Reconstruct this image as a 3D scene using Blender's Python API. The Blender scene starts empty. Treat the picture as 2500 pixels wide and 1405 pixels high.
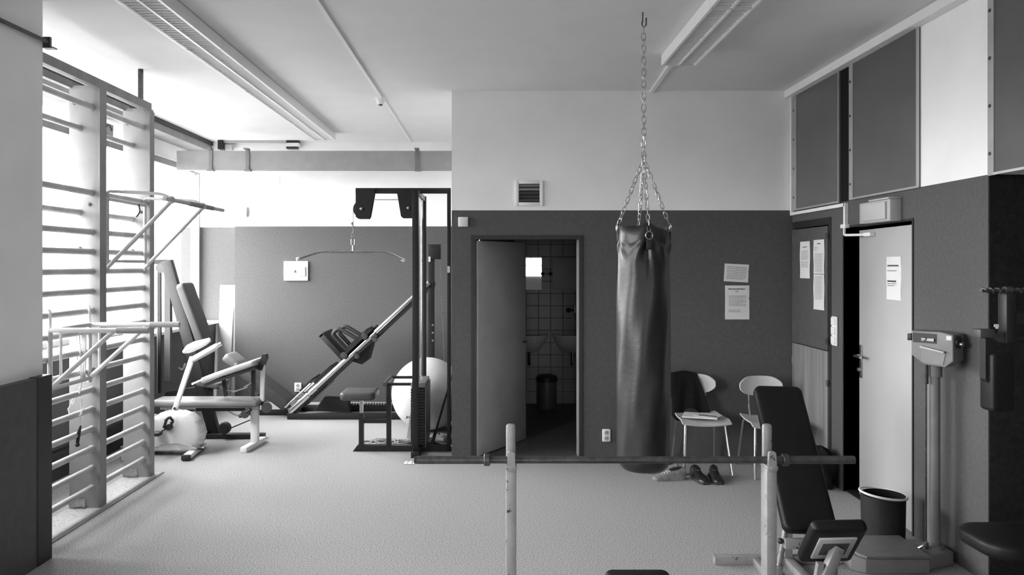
import bpy, bmesh, math, random
from mathutils import Vector as V, Matrix
random.seed(7)
PI = math.pi
sc = bpy.context.scene
C = sc.collection

# ---------------------------------------------------------------- camera
F, CX, CY, H = 1850.0, 1200.0, 648.0, 1.76          # pixels of a 2500 x 1405 frame
cd = bpy.data.cameras.new('camera'); cam = bpy.data.objects.new('camera', cd); C.objects.link(cam)
cam.location = (0, 0, H); cam.rotation_euler = (PI/2, 0, 0)
cd.sensor_width = 36; cd.lens = F/2500*36
cd.shift_x = (1250-CX)/2500; cd.shift_y = -(702.5-CY)/2500
cd.clip_start = .05; cd.clip_end = 200
sc.camera = cam
# ---------------------------------------------------------------- sky, exposure
w = bpy.data.worlds.new('sky'); sc.world = w; w.use_nodes = True
bg = w.node_tree.nodes['Background']
wn = w.node_tree.nodes; wl_ = w.node_tree.links                  # overcast sky over darker ground
tcw = wn.new('ShaderNodeTexCoord'); sxyz = wn.new('ShaderNodeSeparateXYZ'); rmp = wn.new('ShaderNodeValToRGB')
rmp.color_ramp.elements[0].position = .47; rmp.color_ramp.elements[0].color = (.16, .16, .16, 1)
rmp.color_ramp.elements[1].position = .53; rmp.color_ramp.elements[1].color = (1, 1, 1, 1)
mrg = wn.new('ShaderNodeMapRange'); mrg.inputs['From Min'].default_value = -1
wl_.new(tcw.outputs['Generated'], sxyz.inputs[0]); wl_.new(sxyz.outputs['Z'], mrg.inputs['Value']); wl_.new(mrg.outputs[0], rmp.inputs[0]); wl_.new(rmp.outputs[0], bg.inputs[0])
bg.inputs[1].default_value = 10.0
sc.view_settings.view_transform = 'Standard'; sc.view_settings.look = 'None'
sc.view_settings.exposure = 1.8; sc.view_settings.gamma = 1; sc.view_settings.use_curve_mapping = False
sc.cycles.max_bounces = 10; sc.cycles.diffuse_bounces = 7; sc.cycles.glossy_bounces = 4
sc.cycles.transparent_max_bounces = 8; sc.cycles.caustics_reflective = False
def portal(loc, rot, sx, sy):
    l = bpy.data.lights.new('window_daylight', 'AREA'); l.shape = 'RECTANGLE'; l.size = sx; l.size_y = sy
    l.cycles.is_portal = True
    o = bpy.data.objects.new('window_daylight', l); C.objects.link(o); o.location = loc; o.rotation_euler = rot
portal((-3.95, 7.28, 2.13), (0, -PI/2, 0), 2.1, 5.4)        # daylight through the window wall
portal((-3.95, 1.55, 2.13), (0, -PI/2, 0), 2.1, 3.2)         # unseen stretch behind the pier, its windows added for fill light
portal((.1, -3.1, 1.7), (PI/2, 0, 0), 1.7, .55)             # and through the small window behind

# ---------------------------------------------------------------- helpers
def P(px, py, Y):
    return V(((px-CX)/F*Y, Y, H-(py-CY)/F*Y))
def PX(px, X, py=None):
    """depth at which a line x = X crosses pixel column px"""
    return F*X/(px-CX)

class MB:
    def __init__(s): s.bm = bmesh.new(); s.mi = 0
    def _fin(s, faces):
        for f in faces: f.material_index = s.mi
    def obox(s, c, ax, half, bev=0, seg=2):
        c = V(c); vs = []
        for i in (-1, 1):
            for j in (-1, 1):
                for k in (-1, 1):
                    vs.append(s.bm.verts.new(c+ax[0]*half[0]*i+ax[1]*half[1]*j+ax[2]*half[2]*k))
        q = [(0,1,3,2),(4,6,7,5),(0,4,5,1),(2,3,7,6),(0,2,6,4),(1,5,7,3)]
        fs = [s.bm.faces.new([vs[i] for i in f]) for f in q]
        s._fin(fs)
        if bev > 0:
            es = list({e for f in fs for e in f.edges})
            r = bmesh.ops.bevel(s.bm, geom=es, offset=bev, segments=seg, profile=.5, affect='EDGES', clamp_overlap=True)
            s._fin(r['faces'])
        return s
    def box(s, a, b, bev=0, seg=2):
        a, b = V(a), V(b); c = (a+b)/2; h = (b-a)/2
        return s.obox(c, (V((1,0,0)),V((0,1,0)),V((0,0,1))), [abs(x) for x in h], bev, seg)
    def beam(s, p0, p1, wd, ht, up=(0,0,1), bev=0, seg=2):
        p0, p1 = V(p0), V(p1); d = (p1-p0); L = d.length; d.normalize()
        up = V(up); side = d.cross(up)
        if side.length < 1e-4: side = d.cross(V((0,1,0)))
        side.normalize(); u = side.cross(d).normalized()
        return s.obox((p0+p1)/2, (d, side, u), (L/2, wd/2, ht/2), bev, seg)
    def tube(s, pts, r, n=8, closed=False, caps=True, flat=1.0):
        pts = [V(p) for p in pts]; m = len(pts); rs = r if isinstance(r, (list,tuple)) else [r]*m
        T = []
        for i in range(m):
            a = pts[i-1] if (i > 0 or closed) else pts[i]
            b = pts[(i+1) % m] if (i < m-1 or closed) else pts[i]
            T.append((b-a).normalized())
        up = V((0,0,1)) if abs(T[0].z) < .9 else V((1,0,0))
        N = (up-T[0]*up.dot(T[0])).normalized(); rings = []
        for i in range(m):
            if i: N = (N-T[i]*N.dot(T[i])).normalized()
            B = T[i].cross(N)
            rings.append([s.bm.verts.new(pts[i]+(N*math.cos(2*PI*k/n)*flat+B*math.sin(2*PI*k/n))*rs[i]) for k in range(n)])
        fs = []
        for i in range(m if closed else m-1):
            A, Bq = rings[i], rings[(i+1) % m]
            for k in range(n): fs.append(s.bm.faces.new((A[k],A[(k+1)%n],Bq[(k+1)%n],Bq[k])))
        if caps and not closed:
            fs.append(s.bm.faces.new(rings[0][::-1])); fs.append(s.bm.faces.new(rings[-1]))
        s._fin(fs); return s
    def cyl(s, p0, p1, r, n=12): return s.tube([p0, p1], r, n)
    def lathe(s, o, prof, n=24, axis=(0,0,1), caps=True):
        o = V(o); a = V(axis).normalized()
        x = V((1,0,0)) if abs(a.x) < .9 else V((0,1,0)); x = (x-a*x.dot(a)).normalized(); y = a.cross(x)
        R = [[s.bm.verts.new(o+a*z+(x*math.cos(2*PI*k/n)+y*math.sin(2*PI*k/n))*r) for k in range(n)] for r, z in prof]
        fs = []
        for A, B in zip(R, R[1:]):
            for k in range(n): fs.append(s.bm.faces.new((A[k],A[(k+1)%n],B[(k+1)%n],B[k])))
        if caps:
            fs.append(s.bm.faces.new(R[0][::-1])); fs.append(s.bm.faces.new(R[-1]))
        s._fin(fs); return s
    def prism(s, poly, ext, bev=0, seg=3):
        ext = V(ext); A = [s.bm.verts.new(V(p)) for p in poly]; B = [s.bm.verts.new(V(p)+ext) for p in poly]
        n = len(A); fs = [s.bm.faces.new(A[::-1]), s.bm.faces.new(B)]
        for i in range(n): fs.append(s.bm.faces.new((A[i],A[(i+1)%n],B[(i+1)%n],B[i])))
        s._fin(fs)
        if bev:
            es = list(set(fs[0].edges) | set(fs[1].edges))
            r = bmesh.ops.bevel(s.bm, geom=es, offset=bev, segments=seg, profile=.5, affect='EDGES', clamp_overlap=True)
            s._fin(r['faces'])
        return s
    def ball(s, c, r, nu=16, nv=10, rot=None):
        r = V((r,r,r)) if not hasattr(r, '__len__') else V(r); c = V(c)
        def pt(x, y, z):
            q = V((x*r.x, y*r.y, z*r.z)); return c+(rot @ q if rot else q)
        top = s.bm.verts.new(pt(0,0,1)); bot = s.bm.verts.new(pt(0,0,-1))
        R = [[s.bm.verts.new(pt(math.sin(PI*j/nv)*math.cos(2*PI*i/nu), math.sin(PI*j/nv)*math.sin(2*PI*i/nu), math.cos(PI*j/nv))) for i in range(nu)] for j in range(1, nv)]
        fs = []
        for i in range(nu):
            fs.append(s.bm.faces.new((top,R[0][i],R[0][(i+1)%nu]))); fs.append(s.bm.faces.new((bot,R[-1][(i+1)%nu],R[-1][i])))
        for A, B in zip(R, R[1:]):
            for i in range(nu): fs.append(s.bm.faces.new((A[i],B[i],B[(i+1)%nu],A[(i+1)%nu])))
        s._fin(fs); return s
    def grid(s, fn, nu, nv, thick=0):
        g = [[s.bm.verts.new(V(fn(i/nu, j/nv))) for j in range(nv+1)] for i in range(nu+1)]
        fs = [s.bm.faces.new((g[i][j],g[i+1][j],g[i+1][j+1],g[i][j+1])) for i in range(nu) for j in range(nv)]
        s._fin(fs)
        if thick:
            s.bm.normal_update()
            bmesh.ops.solidify(s.bm, geom=fs, thickness=thick)
        return s
    def quad(s, *p): s._fin([s.bm.faces.new([s.bm.verts.new(V(q)) for q in p])]); return s

def fillet(pts, r=.04, n=4):
    pts = [V(p) for p in pts]; out = [pts[0]]
    for a, b, c in zip(pts, pts[1:], pts[2:]):
        d0, d1 = (a-b), (c-b); k = min(r, d0.length*.45, d1.length*.45); d0.normalize(); d1.normalize()
        p, q = b+d0*k, b+d1*k
        for i in range(n+1):
            t = i/n; out.append(p*(1-t)**2+b*2*t*(1-t)+q*t*t)
    return out+[pts[-1]]
def root_loc(o):
    l = V((0,0,0))
    while o is not None: l += o.location; o = o.parent
    return l
def mesh_of(mb, mats, name='mesh', smooth=True, shift=None):
    bm = mb.bm
    if shift is not None: bmesh.ops.translate(bm, verts=bm.verts, vec=-shift)
    bmesh.ops.recalc_face_normals(bm, faces=bm.faces)
    me = bpy.data.meshes.new(name); bm.to_mesh(me); bm.free()
    for m in (mats if isinstance(mats, (list,tuple)) else [mats]): me.materials.append(m)
    if smooth:
        me.polygons.foreach_set('use_smooth', [True]*len(me.polygons)); me.set_sharp_from_angle(angle=.6)
    return me
def obj(name, mb, mats, parent=None, smooth=True, label=None, kind=None):
    me = mesh_of(mb, mats, name, smooth, root_loc(parent) if parent else None)
    o = bpy.data.objects.new(name, me); C.objects.link(o); o.parent = parent
    if label: o['label'] = label
    if kind: o['kind'] = kind
    return o
def put(name, me, parent, loc, rot=None, kind=None):
    o = bpy.data.objects.new(name, me); C.objects.link(o); o.parent = parent
    m = Matrix.Translation(V(loc)-(root_loc(parent) if parent else V((0,0,0))))
    if rot is not None: m = m @ rot.to_4x4()
    o.matrix_local = m
    return o
def tag(o, label, cat, group=None):
    o['label'] = label; o['category'] = cat
    if group: o['group'] = group
    return o
def thing(name, label, cat, loc=(0,0,0), group=None):
    o = bpy.data.objects.new(name, None); C.objects.link(o); o.location = loc; o.empty_display_size = .1
    return tag(o, label, cat, group)
def struct(name, mb, mats, parent=None, smooth=False):
    o = obj(name, mb, mats, parent, smooth)
    if parent is None: o['kind'] = 'structure'
    return o
def sroot(name, loc=(0,0,0)):
    o = bpy.data.objects.new(name, None); C.objects.link(o); o.location = loc; o['kind'] = 'structure'; return o
def dup(root, delta, label=None, group=None, rz=0):
    def cp(o, par):
        c = o.copy(); C.objects.link(c); c.parent = par
        for ch in list(o.children): cp(ch, c)
        return c
    r = cp(root, None); r.location = root.location+V(delta); r.rotation_euler.z += rz
    if label: r['label'] = label
    if group: r['group'] = group
    return r

# ---------------------------------------------------------------- materials
def mat(name, g, rough=.6, metal=0, vary=0, scale=20, bump=0, bscale=None, tint=None, spec=.5, coat=0, detail=4, stretch=None):
    m = bpy.data.materials.new(name); m.use_nodes = True; nt = m.node_tree; b = nt.nodes['Principled BSDF']
    col = tint or (g, g, g); col = (*col, 1)
    b.inputs['Base Color'].default_value = col; b.inputs['Roughness'].default_value = rough
    b.inputs['Metallic'].default_value = metal; b.inputs['Specular IOR Level'].default_value = spec
    if coat: b.inputs['Coat Weight'].default_value = coat
    if vary or bump:
        tc = nt.nodes.new('ShaderNodeTexCoord'); src = tc.outputs['Object']
        if stretch:
            mp = nt.nodes.new('ShaderNodeMapping'); mp.inputs['Scale'].default_value = stretch
            nt.links.new(src, mp.inputs['Vector']); src = mp.outputs['Vector']
    if vary:
        n = nt.nodes.new('ShaderNodeTexNoise'); n.inputs['Scale'].default_value = scale; n.inputs['Detail'].default_value = detail
        nt.links.new(src, n.inputs['Vector'])
        r = nt.nodes.new('ShaderNodeValToRGB'); r.color_ramp.elements[0].position = .3; r.color_ramp.elements[1].position = .7
        lo, hi = max(0, 1-vary), 1+vary
        r.color_ramp.elements[0].color = (col[0]*lo, col[1]*lo, col[2]*lo, 1); r.color_ramp.elements[1].color = (min(1,col[0]*hi), min(1,col[1]*hi), min(1,col[2]*hi), 1)
        nt.links.new(n.outputs['Fac'], r.inputs['Fac']); nt.links.new(r.outputs['Color'], b.inputs['Base Color'])
    if bump:
        n2 = nt.nodes.new('ShaderNodeTexNoise'); n2.inputs['Scale'].default_value = bscale or scale; n2.inputs['Detail'].default_value = 5
        nt.links.new(src, n2.inputs['Vector'])
        bp = nt.nodes.new('ShaderNodeBump'); bp.inputs['Strength'].default_value = bump; bp.inputs['Distance'].default_value = .01
        nt.links.new(n2.outputs['Fac'], bp.inputs['Height']); nt.links.new(bp.outputs['Normal'], b.inputs['Normal'])
    return m
M_WHITE = mat('white_plaster', .87, .85, vary=.03, scale=3, bump=.06, bscale=60, spec=.2)
M_CEIL = mat('ceiling_paint', .72, .9, vary=.02, scale=4, bump=.05, bscale=80, spec=.1)
M_DADO = mat('dado_felt', .092, .8, vary=.10, scale=46, bump=.15, bscale=140, spec=.25)
M_DADO_PLAIN = mat('dado_board', .075, .6, vary=.12, scale=14, spec=.4)
M_DADO_SHADED = mat('shaded_dado_felt', .016, .85, vary=.3, scale=38, bump=.2, bscale=120, spec=.2)
M_CARPET = mat('carpet', .335, .95, vary=.7, scale=150, bump=.18, bscale=450, spec=.03, detail=5)
M_CARPET2 = mat('carpet_strip', .42, .9, vary=.2, scale=60, bump=.3, bscale=200, spec=.1)
M_DARKFLOOR = mat('wet_room_floor', .09, .5, vary=.2, scale=12)
M_TILE = mat('wall_tile', .34, .35, vary=.08, scale=3)
M_GROUT = mat('grout', .15, .9)
M_BLACK = mat('black_paint', .012, .5, vary=.2, scale=30)
M_BLACKM = mat('black_steel', .014, .45, vary=.15, scale=25, spec=.35)
M_RUBBER = mat('black_rubber', .018, .7, bump=.1, bscale=200)
M_VINYL = mat('black_vinyl', .006, .5, vary=.2, scale=8, bump=.08, bscale=160, spec=.3)
M_BAG = mat('bag_leather', .014, .40, vary=.4, scale=6, bump=.12, bscale=30, detail=6)
M_WFRAME = mat('white_steel', .72, .4, vary=.06, scale=12)
M_CHIP = mat('chipped_grey_paint', .22, .45, vary=.12, scale=18, detail=8)
M_WPLAST = mat('white_plastic', .80, .35, vary=.02, scale=5)
M_GPLAST = mat('grey_plastic', .42, .45, vary=.05, scale=9)
M_CHROME = mat('chrome', .62, .18, 1)
M_STEEL = mat('galvanised_steel', .45, .32, 1, vary=.2, scale=40)
M_DSTEEL = mat('dark_steel', .06, .4, .4, vary=.3, scale=40)
M_WOOD = mat('pale_wood', .50, .5, vary=.12, scale=5, stretch=(1, 1, .12))
M_BARWOOD = mat('worn_wood', .42, .42, vary=.15, scale=6)
M_POSTWOOD = mat('painted_wood', .31, .6, vary=.06, scale=7, bump=.05, bscale=40)
M_POSTEDGE = mat('stained_shaded_wood', .22, .55, vary=.15, scale=9, stretch=(1,1,.1))
M_VENEER = mat('veneer', .20, .45, vary=.3, scale=7, stretch=(3, 3, .15), detail=8)
M_DOOR = mat('pale_door', .40, .45, vary=.03, scale=3)
M_DOOR2 = mat('grey_door', .40, .5, vary=.08, scale=5)
M_METALFRAME = mat('dark_door_frame', .02, .45)
M_PANEL = mat('glossy_hardboard', .10, .28, vary=.1, scale=4, spec=.5)
M_PBATTEN = mat('batten', .33, .55, vary=.1, scale=6)
M_ALU = mat('aluminium', .55, .35, .7)
M_PAPER = mat('paper', .66, .8, vary=.03, scale=10)
M_INK = mat('ink', .08, .9)
M_INKG = mat('faded_ink', .36, .9)
M_CLOTH = mat('black_cloth', .014, .95, bump=.3, bscale=90, spec=.1)
M_PADDARK = mat('dark_pad', .05, .5, vary=.1, scale=12, bump=.08, bscale=150)
M_PADGREY = mat('grey_pad', .16, .5, vary=.1, scale=12, bump=.08, bscale=150)
M_BALL = mat('ball_rubber', .62, .42, vary=.02, scale=4)
M_ROPE = mat('rope', .25, .9, vary=.4, scale=60, bump=.5, bscale=150)
M_LAMP = mat('lamp_enamel', .78, .3, vary=.02, scale=6)
M_LOUVRE = mat('louvre_aluminium', .85, .35, .15)
M_FRAMEW = mat('window_frame', .2, .5, vary=.08, scale=10)
M_FASCIA = mat('fascia', .26, .6, vary=.08, scale=8)
M_MIRROR = mat('mirror_glass', .85, .02, 1)
M_SOLE = mat('sole', .035, .7)
M_SHOE = mat('shoe_leather', .016, .3, bump=.15, bscale=60)
M_GSHOE = mat('grey_shoe', .20, .75, vary=.3, scale=30)
def chipped():
    m = M_CHIP; nt = m.node_tree; b = nt.nodes['Principled BSDF']
    tc = nt.nodes.new('ShaderNodeTexCoord'); n = nt.nodes.new('ShaderNodeTexNoise'); n.inputs['Scale'].default_value = 24; n.inputs['Detail'].default_value = 9; n.inputs['Roughness'].default_value = .7
    r = nt.nodes.new('ShaderNodeValToRGB'); r.color_ramp.elements[0].position = .365; r.color_ramp.elements[0].color = (.06,.06,.06,1); r.color_ramp.elements[1].position = .385; r.color_ramp.elements[1].color = (1,1,1,1)
    mx = nt.nodes.new('ShaderNodeMix'); mx.data_type = 'RGBA'; mx.blend_type = 'MULTIPLY'; mx.inputs[0].default_value = 1
    old = b.inputs['Base Color'].links[0].from_socket
    nt.links.new(tc.outputs['Object'], n.inputs['Vector']); nt.links.new(n.outputs['Fac'], r.inputs['Fac'])
    nt.links.new(old, mx.inputs[6]); nt.links.new(r.outputs['Color'], mx.inputs[7]); nt.links.new(mx.outputs[2], b.inputs['Base Color'])
chipped()
def glass():
    m = bpy.data.materials.new('window_glass'); m.use_nodes = True; nt = m.node_tree; nt.nodes.clear()
    o = nt.nodes.new('ShaderNodeOutputMaterial'); t = nt.nodes.new('ShaderNodeBsdfTransparent'); g = nt.nodes.new('ShaderNodeBsdfGlossy')
    g.inputs['Roughness'].default_value = .02; t.inputs[0].default_value = (.93,.93,.93,1)
    mx = nt.nodes.new('ShaderNodeMixShader'); mx.inputs[0].default_value = .06
    nt.links.new(t.outputs[0], mx.inputs[1]); nt.links.new(g.outputs[0], mx.inputs[2]); nt.links.new(mx.outputs[0], o.inputs[0])
    return m
M_GLASS = glass()

# ---------------------------------------------------------------- the shell
CZ = 3.35; DZ = 2.26
YF, YB, XR, XW = 6.9, 9.74, 2.74, -3.84
struct('floor', MB().box((-4.2,-3.2,-.12), (4.4,10.2,0)), M_CARPET)
struct('ceiling', MB().box((-4.2,-3.2,CZ), (4.4,10.2,CZ+.12)), M_CEIL)
def twotone(mb, a, b):
    """box split at the dado line: slot 0 felt below, slot 1 plaster above"""
    if a[2] < DZ: mb.mi = 0; mb.box(a, (b[0],b[1],min(b[2],DZ)))
    if b[2] > DZ: mb.mi = 1; mb.box((a[0],a[1],max(a[2],DZ)), b)
    return mb
DX0, DX1, DH = -.149, .802, 1.995
wf = MB()
twotone(wf, (-.362,YF,0), (DX0-.03,YF+.15,CZ)); twotone(wf, (DX1+.026,YF,0), (4.3,YF+.15,CZ)); twotone(wf, (DX0-.03,YF,DH+.035), (DX1+.026,YF+.15,CZ))
struct('wall_front', wf, [M_DADO, M_WHITE])
struct('wall_inner', twotone(MB(), (-.27,YF+.15,0), (-.16,YB,CZ)), [M_DADO, M_WHITE])
wb = twotone(MB(), (-3.3,YB,0), (-.16,YB+.16,CZ))
struct('wall_back', wb, [M_DADO, M_WHITE])
wa = twotone(MB(), (-4.1,10.0,0), (-3.3,10.15,CZ)); wa.mi = 1; wa.box((XW,YB+.02,2.97), (-3.3,10.0,CZ))
struct('wall_alcove', wa, [M_DADO, M_WHITE])
struct('trim_1', MB().box((-2.74,YB-.004,DZ), (-2.72,YB,2.9)), M_WHITE)
struct('trim_2', MB().box((1.137,YF-.005,0), (XR,YF,.765)), M_DADO)
# window wall
ww = MB(); ww.mi = 0; ww.box((-4.1,4.5,0), (-3.6,10.0,1.0)); ww.box((-4.1,-3.1,0), (-3.6,3.2,1.0)); ww.mi = 1; ww.box((-4.1,4.5,3.22), (-3.6,10.0,CZ)); ww.box((-4.1,-3.1,3.22), (-3.6,3.2,CZ)); ww.box((-4.1,-3.1,1.0), (-3.6,-.1,3.22))
struct('wall_outer', ww, [M_DADO, M_FASCIA])
struct('trim_3', MB().box((-3.62,4.5,3.30), (-3.585,10.0,CZ)), M_BLACK)
struct('trim_4', MB().box((-4.0,4.5,1.0), (-3.57,9.99,1.035), bev=.006), M_WHITE)
struct('baseboard_outer', MB().box((-3.6,4.6,0), (-3.55,7.6,.23)), M_BLACK)
edges = [(4.55,5.7),(5.7,7.1),(7.1,8.5),(8.5,9.98),(-.1,1.55),(1.55,3.2)]  # last two are unseen windows behind the pier, added for fill light
for i in range(6):
    y0, y1 = edges[i]; z0, zt, z1 = 1.035, 2.99, 3.29; fr = .05
    r = sroot('window_%d' % (i+1), (XW-.03, (y0+y1)/2, z0))
    m = MB()
    m.box((XW-.06,y0,z0), (XW,y0+fr,z1)); m.box((XW-.06,y1-fr,z0), (XW,y1,z1))
    m.box((XW-.06,y0+fr,z0), (XW,y1-fr,z0+.055)); m.box((XW-.06,y0+fr,z1-.03), (XW,y1-fr,z1)); m.box((XW-.06,y0+fr,zt-.04), (XW,y1-fr,zt+.03))
    obj('frame', m, M_FRAMEW, r, False)
    obj('glazing_bead', MB().box((XW-.008,y0+fr,zt+.032), (XW+.015,y1-fr,zt+.045)).box((XW-.008,y1-.075,z0+.055), (XW+.008,y1-.052,zt-.04)), M_WHITE, r, False)
    obj('pane', MB().box((XW-.045,y0+fr,z0+.055), (XW-.04,y1-fr,zt-.04)), M_GLASS, r, False)
    if i != 3: obj('pane', MB().box((XW-.045,y0+fr,zt+.03), (XW-.04,y1-fr,z1-.03)), M_GLASS, r, False)
    else: obj('infill_panel', MB().box((XW-.05,y0+fr,zt+.03), (XW-.02,y1-fr,z1-.03)), M_WHITE, r, False)
# near left wall
wl = MB(); wl.mi = 1; wl.box((-4.1,3.2,1.1), (-2.695,4.55,CZ)); wl.mi = 0; wl.box((-4.1,3.2,0), (-2.645,4.41,1.1))
wl.box((-4.1,4.41,0), (-2.695,4.55,1.1))
struct('wall_left', wl, [M_DADO_PLAIN, M_WHITE])
struct('trim_5', MB().box((-2.695,4.41,0), (-2.64,4.555,1.105), bev=.004), M_BLACK)
# right wall with cupboard recess and doorway
OY0, OY1, OZ = 4.93, 5.894, 2.05
CUY0, CUY1, CUZ = 6.107, 6.88, 2.15
wr = MB()
twotone(wr, (XR,4.18,0), (XR+.16,OY0,CZ)); twotone(wr, (XR,OY0,OZ), (XR+.16,OY1,CZ)); twotone(wr, (XR,OY1,0), (XR+.16,CUY0,CZ)); twotone(wr, (XR,CUY0,CUZ), (XR+.16,YF,CZ))
wr.mi = 1; wr.box((XR,-3.1,DZ), (XR+.16,4.18,CZ))
struct('wall_right', wr, [M_DADO, M_WHITE])
struct('wall_return', twotone(MB(), (XR+.002,4.172,0), (4.2,4.179,CZ)), [M_DADO_SHADED, M_WHITE])  # thin skin on the return; its shade is put into the darker felt
struct('wall_passage', twotone(MB(), (XR+.16,4.181,0), (4.2,4.34,CZ)), [M_DADO, M_WHITE])
struct('wall_far_right', twotone(MB(), (4.2,-3.1,0), (4.36,YF,CZ)), [M_DADO, M_WHITE])
rw = MB()
for a, b in (((-4.1,-3.2,0),(-.8,-3.05,CZ)), ((1.0,-3.2,0),(4.3,-3.05,CZ)), ((-.8,-3.2,0),(1.0,-3.05,1.4)), ((-.8,-3.2,2.0),(1.0,-3.05,CZ))): twotone(rw, a, b)
struct('wall_rear', rw, [M_DADO, M_WHITE])
r7 = sroot('window_7', (.1,-3.12,1.4))
obj('frame', MB().box((-.8,-3.15,1.4),(-.75,-3.1,2.0)).box((.95,-3.15,1.4),(1.0,-3.1,2.0)).box((-.75,-3.15,1.4),(.95,-3.1,1.45)).box((-.75,-3.15,1.95),(.95,-3.1,2.0)).box((-.75,-3.15,1.72),(.95,-3.1,1.77)), M_BLACKM, r7, False)
obj('pane', MB().box((-.75,-3.13,1.45),(.95,-3.125,1.72)), M_GLASS, r7, False)
obj('pane', MB().box((-.75,-3.13,1.77),(.95,-3.125,1.95)), M_GLASS, r7, False)
struct('trim_6', MB().box((2.662,-3,3.283), (XR,YF,CZ), bev=.008), M_WHITE)
struct('trim_10', MB().box((-2.80,4.6,0),(-2.775,6.42,.008)), M_POSTEDGE)
struct('trim_7', MB().box((-3.05,4.6,0), (-2.80,6.42,.006)), M_CARPET2)
# ceiling beam across the back with metal clips
tb = struct('trim_8', MB().box((-3.7,8.9,2.88), (-.28,9.0,3.105), bev=.004), M_FASCIA)
for px in (515, 605, 1018):
    x = (px-CX)/F*8.9
    obj('clip', MB().box((x-.02,8.885,2.86),(x+.02,8.9,3.125)).box((x-.02,8.80,3.108),(x+.03,8.9,3.125)).box((x-.02,8.82,2.86),(x+.05,8.9,2.877)), M_PADGREY, tb)

# ---------------------------------------------------------------- the washroom behind the left door
struct('floor_washroom', MB().box((-.15,YF+.01,0), (1.9,9.58,.006)), M_DARKFLOOR)
wt = struct('wall_washroom', MB().box((-.15,9.58,0), (1.9,9.72,CZ)), M_GROUT)
struct('wall_washroom_side', MB().box((1.85,YF+.15,0), (2.0,9.58,CZ)), M_TILE)
tile = mesh_of(MB().box((-.075,-.006,-.075), (.075,.006,.075), bev=.003, seg=1), M_TILE, 'tile', False)
for i in range(6):
    for j in range(14): put('tile', tile, wt, (.36+i*.155, 9.577, .085+j*.155))
tag(obj('wall_mirror', MB().obox(P(1300,668,9.555), (V((math.cos(.044),-math.sin(.044),0)),V((math.sin(.044),math.cos(.044),0)),V((0,0,1))), (.1137,.004,.2065)), M_MIRROR), 'small upright mirror on the dark tiled washroom wall, reflecting a bright window', 'mirror')
tag(obj('wall_board', MB().box(P(1349,708,9.545), P(1409,631,9.545)+V((0,.025,0)), bev=.004), mat('grey_board', .45, .5, vary=.05)), 'plain grey square board beside the washroom mirror', 'board')
sh = thing('glass_shelf', 'little shelf bracket with two dark knobs beside the washroom mirror', 'bracket', P(1335,669,9.5))
obj('rod', MB().cyl(P(1322,669,9.52), P(1346,669,9.52), .005, 8), M_STEEL, sh)
for px in (1325, 1344): obj('knob', MB().ball(P(px,669,9.53), .024, 10, 8).cyl(P(px,669,9.53), P(px,669,9.53)+V((0,.04,0)), .01), M_DSTEEL, sh)
def basin(cx, lab):
    b = thing('wash_basin', lab, 'basin', (cx, 9.57, .66), 'washroom basins')
    prof = lambda a, k: (cx+math.cos(a)*.24*k, 9.56-abs(math.sin(a))**.8*.36*k)
    m = MB(); R = []
    for k, z in ((.25,.66),(.55,.69),(.8,.78),(.98,.87),(1,.9),(.9,.9),(.7,.82),(.2,.78)):
        R.append([m.bm.verts.new((*prof(PI*i/14, k), z)) for i in range(15)])
    for A, B in zip(R, R[1:]):
        for i in range(14): m.bm.faces.new((A[i],A[i+1],B[i+1],B[i]))
    for A in (R[0], R[-1]): m.bm.faces.new(A)
    obj('bowl', m, M_WPLAST, b)
    obj('waste_pipe', MB().tube(fillet([(cx,9.42,.68),(cx,9.42,.52),(cx,9.57,.52)],.04), .02, 8), M_CHROME, b)
    return b
basin(.47, 'white washbasin half hidden behind the open washroom door'); basin(1.0, 'white washbasin on the right under the washroom tap')
tp = thing('water_tap', 'dark wall tap above the right washbasin', 'tap', P(1397,758,9.5))
a = P(1397,758,9.5)
obj('body', MB().cyl(a+V((.03,.075,0)), a+V((.03,-.02,0)), .022).cyl(a+V((.03,-.01,.06)), a+V((.03,-.01,-.03)), .014), M_CHROME, tp)
obj('spout', MB().tube(fillet([a+V((.03,0,-.02)), a+V((.03,-.03,-.09)), a+V((.045,-.12,-.11))],.03), .011, 8), M_CHROME, tp)
obj('handle', MB().ball(a+V((-.045,-.02,0)), (.035,.03,.03), 10, 8).cyl(a+V((.03,-.01,0)), a+V((-.03,-.02,0)), .01), M_BLACK, tp)
wbn = thing('waste_bin', 'grey steel pedal bin with dark lid on the washroom floor', 'bin', (.68, 9.3, .006))
obj('body', MB().lathe((.68,9.3,.006), [(.115,0),(.12,.02),(.12,.33)], 24), mat('bin_grey', .14, .4, .3), wbn)
obj('lid', MB().lathe((.68,9.3,.006), [(.13,.33),(.132,.36),(.12,.39),(.07,.405),(.01,.408)], 24), M_BLACK, wbn)
# the open washroom door
d1 = sroot('door_1', (DX0, YF, 0))
obj('frame', MB().box((DX0-.037,YF-.012,0),(DX0,YF+.15,DH+.037)).box((DX1,YF-.012,0),(DX1+.028,YF+.15,DH+.037)).box((DX0,YF-.012,DH),(DX1,YF+.15,DH+.037)), M_METALFRAME, d1, False)
obj('stop', MB().box((DX1-.012,YF+.06,0),(DX1,YF+.15,DH)), M_DOOR2, d1, False)
hg = V((DX0+.01, YF+.02, 0)); fe = V((.33, 7.62, 0)); dv = (fe-hg).normalized(); nv = V((dv.y,-dv.x,0))
obj('leaf', MB().obox((hg+fe)/2+V((0,0,1.0)), (dv,nv,V((0,0,1))), ((fe-hg).length/2,.02,.985), bev=.003), M_DOOR2, d1)
obj('lock_plate', MB().obox(fe+dv*.001+V((0,0,.98)), (dv,nv,V((0,0,1))), (.002,.011,.12)), M_CHROME, d1)
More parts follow.
